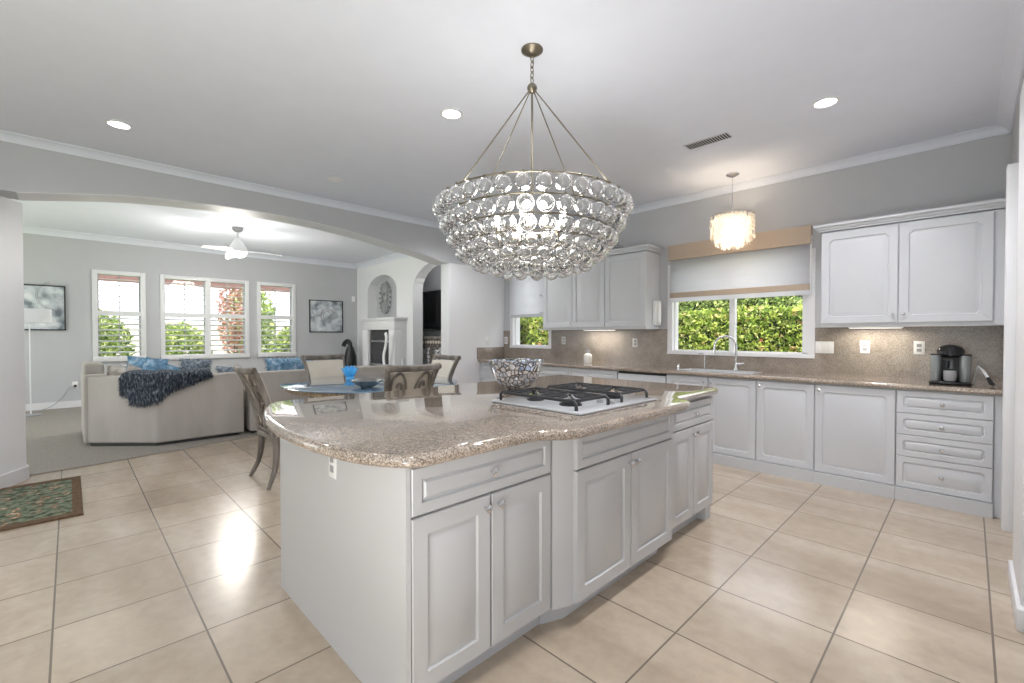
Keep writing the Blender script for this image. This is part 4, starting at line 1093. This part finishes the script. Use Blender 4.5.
# lotus candle holder
t = thing('lotus_bowl', 'bright blue glass lotus candle holder on the dining table', 'candle holder', (-5.27, 2.42, .761))
lx, ly = -5.27, 2.42
MB().lathe([(.045, 0), (.055, .012), (.04, .035), (.06, .06), (.065, .11)], lx, ly, .761, 20, cap=False).build('cup', 'blueglass', t)
for ring, (r, n_, hh, tl) in enumerate(((.055, 8, .11, .2), (.075, 8, .09, .42))):
    for k in range(n_):
        a = 2 * PI * (k + .5 * ring) / n_; d = Vector((math.cos(a), math.sin(a), 0)); sd = Vector((-d.y, d.x, 0)); base = Vector((lx, ly, .80)) + d * (r - .03)
        mb = MB(); vs = []
        for i, (s_, w) in enumerate(((0, .016), (.35, .03), (.7, .025), (.92, .012), (1.0, .002))):
            c = base + d * (tl * hh * s_ * 1.3) + Vector((0, 0, hh * s_ * 1.15))
            vs += [c - sd * w, c + d * .008, c + sd * w]
        fs = []
        for i in range(4): q = 3 * i; fs += [(q, q + 1, q + 4, q + 3), (q + 1, q + 2, q + 5, q + 4)]
        o = mb.add(vs, fs, True).build('petal', 'blueglass', t); md = o.modifiers.new('thick', 'SOLIDIFY'); md.thickness = .006
o = MB().lathe([(.055, 0), (.065, .012), (.12, .04), (.158, .08), (.150, .082), (.11, .048), (.055, .02), (.002, .016)], -4.30, 2.15, .761, 32).build('metal_bowl', 'mirrorball'); tag(o, 'dark pewter bowl in front of the blue lotus on the dining table', 'bowl')

def flat_scroll(mb, f, pts, r=.013):
    mb.tube([f(a, b) for a, b in pts], r, 8)
def make_chair():
    t = thing('dining_chair', 'x', 'chair', (0, 0, 0))
    # seat at .44, faces +Y ; back leans to -Y
    mb = MB(); out = [(-.25, .24), (-.22, -.20), (.22, -.20), (.25, .24), (.18, .28), (-.18, .28)]
    a = out if area2(out) > 0 else out[::-1]
    slab_profile(a, .385, .435, .015).build('seat_frame', 'seat', t, local=True)
    slab_profile([(x * .94, y * .94) for x, y in a], .433, .475, .03).build('seat_cushion', 'cream', t, local=True)
    for s_ in (-1, 1):
        pts = smooth([(s_ * .205, -.165, .42), (s_ * .21, -.165, .30), (s_ * .23, -.185, .14), (s_ * .262, -.245, 0)], 3)
        MB().tube(pts, [.034 - .018 * i / (len(pts) - 1) for i in range(len(pts))], 8).build('leg', 'wood', t, local=True)
        pts = smooth([(s_ * .215, .22, .42), (s_ * .215, .24, .30), (s_ * .22, .29, .14), (s_ * .23, .36, 0)], 3)
        MB().tube(pts, [.026 - .011 * i / (len(pts) - 1) for i in range(len(pts))], 8).build('leg', 'wood', t, local=True)
    def cy(z): q = (z - .42) / .60; return -.19 - .01 * q - .155 * q ** 2
    def cw(z): q = (z - .42) / .60; return .205 + .012 * q + .048 * q ** 2
    bf = MB(); Zs = [.42 + .60 * i / 10 for i in range(11)]
    for s_ in (-1, 1): bf.tube([(s_ * cw(z), cy(z), z) for z in Zs], [.026] * 11, 8, flat=.9)
    n_ = 10; top = []
    for i in range(n_ + 1):
        u_ = i / n_ * 2 - 1; top.append((u_ * (cw(1.0) + .022), cy(1.0) - .035 * (1 - u_ * u_) - .004, .995 + .008 * abs(u_)))
    bf.tube(top, .030, 8, flat=.8); bf.tube([(-cw(.47), cy(.47), .47), (cw(.47), cy(.47), .47)], .016, 8)
    bf.build('back_frame', 'wood', t, local=True)
    # upholstered panel at the front of the back
    mb = MB(); vs = []; fs = []; nz = 8; nx = 6
    for sd, dy in ((0, .012), (1, .034)):
        for i in range(nz + 1):
            z = .50 + .46 * i / nz
            for j in range(nx + 1):
                u_ = j / nx * 2 - 1; vs.append((u_ * (cw(z) - .012), cy(z) + dy - .030 * (1 - u_ * u_) * ((z - .42) / .6) + (.006 if sd and 0 < i < nz and abs(u_) < .9 else 0), z))
    L_ = (nz + 1) * (nx + 1)
    for sd in (0, 1):
        for i in range(nz):
            for j in range(nx): q = sd * L_ + i * (nx + 1) + j; fs.append((q, q + 1, q + nx + 2, q + nx + 1))
    for i in range(nz):
        for j in (0, nx): q = i * (nx + 1) + j; fs.append((q, q + nx + 1, q + nx + 1 + L_, q + L_))
    for j in range(nx):
        for i in (0, nz): q = i * (nx + 1) + j; fs.append((q, q + 1, q + 1 + L_, q + L_))
    mb.add(vs, fs, True).build('back_cushion', 'cream', t, local=True)
    # scrollwork on the back
    mb = MB()
    def f(u_, z): w = cw(z); u2 = u_; return (u2 * w, cy(z) - .004 - .032 * (1 - u2 * u2) * ((z - .42) / .6), z)
    for s_ in (-1, 1):
        c = smooth([(0.0, .60), (s_ * .16, .74), (s_ * .30, .88), (s_ * .55, .955), (s_ * .80, .90), (s_ * .84, .80), (s_ * .66, .735), (s_ * .45, .77), (s_ * .42, .84), (s_ * .55, .86), (s_ * .60, .82)], 4)
        flat_scroll(mb, f, c, .0125)
        c = smooth([(s_ * .0, .60), (s_ * .25, .585), (s_ * .60, .60), (s_ * .95, .68)], 4); flat_scroll(mb, f, c, .012)
        c = smooth([(s_ * .95, .74), (s_ * .6, .70), (s_ * .2, .63), (0, .55), (s_ * -.3, .49)], 4); flat_scroll(mb, f, c, .012)
    mb.build('scrollwork', 'wood', t, local=True)
    return t
ch = make_chair()
spots = [((-4.375, 1.42), 0, 'dining chair nearest the kitchen island, seen side on with scrollwork back'),
         ((-5.72, 2.42), -90, 'dining chair with cream padded back beyond the far side of the table'),
         ((-3.90, 2.24), 90, 'scroll backed dining chair whose back rises above the island counter'),
         ((-4.90, 3.24), 180, 'dining chair at the far end of the table beside the wall')]
for i, ((x, y), a, lab) in enumerate(spots):
    o = ch if i == 0 else copy_tree(ch)
    o.location = (x, y, .001); o.rotation_euler = (0, 0, math.radians(a)); o['label'] = lab; o['group'] = 'chairs around the oval table'

# rug
m = mat('floral rug', rough=.95); n, l, b = nodes(m); M['rug'] = m
v = world_pos(n, l)
f1 = noise(n, l, v, 15, 3, .6); f2 = noise(n, l, world_pos(n, l, (1, 1, 1), (3, 7, 0)), 22, 3, .5)
base = ramp(n, l, f2, [(.38, (.05, .065, .04)), (.5, (.14, .17, .11)), (.62, (.20, .23, .16))])
fl = ramp(n, l, f1, [(.56, (0, 0, 0)), (.60, (1, 1, 1))]); flc = ramp(n, l, f1, [(.58, (.14, .04, .02)), (.63, (.45, .28, .18)), (.70, (.62, .52, .38)), (.76, (.30, .05, .03))])
l.new(mix(n, l, base, flc, fl), b.inputs['Base Color']); M['rugborder'] = noisy('brown rug border', [(.3, (.09, .05, .025)), (.7, (.16, .10, .055))], 40, .95)
t = thing('floor_rug', 'green floral rug with brown border on the tile at left', 'rug', (-5.1, -.4, 0))
MB().box(-5.62, -4.56, -1.5, -.0, .001, .011, .002).build('field', 'rug', t)
mb = MB(); mb.box(-5.70, -4.475, -.0, .058, .001, .012); mb.box(-5.70, -5.62, -1.5, 0, .001, .012); mb.box(-4.56, -4.475, -1.5, 0, .001, .012); mb.box(-5.70, -4.475, -1.58, -1.5, .001, .012)
mb.build('border', 'rugborder', t)
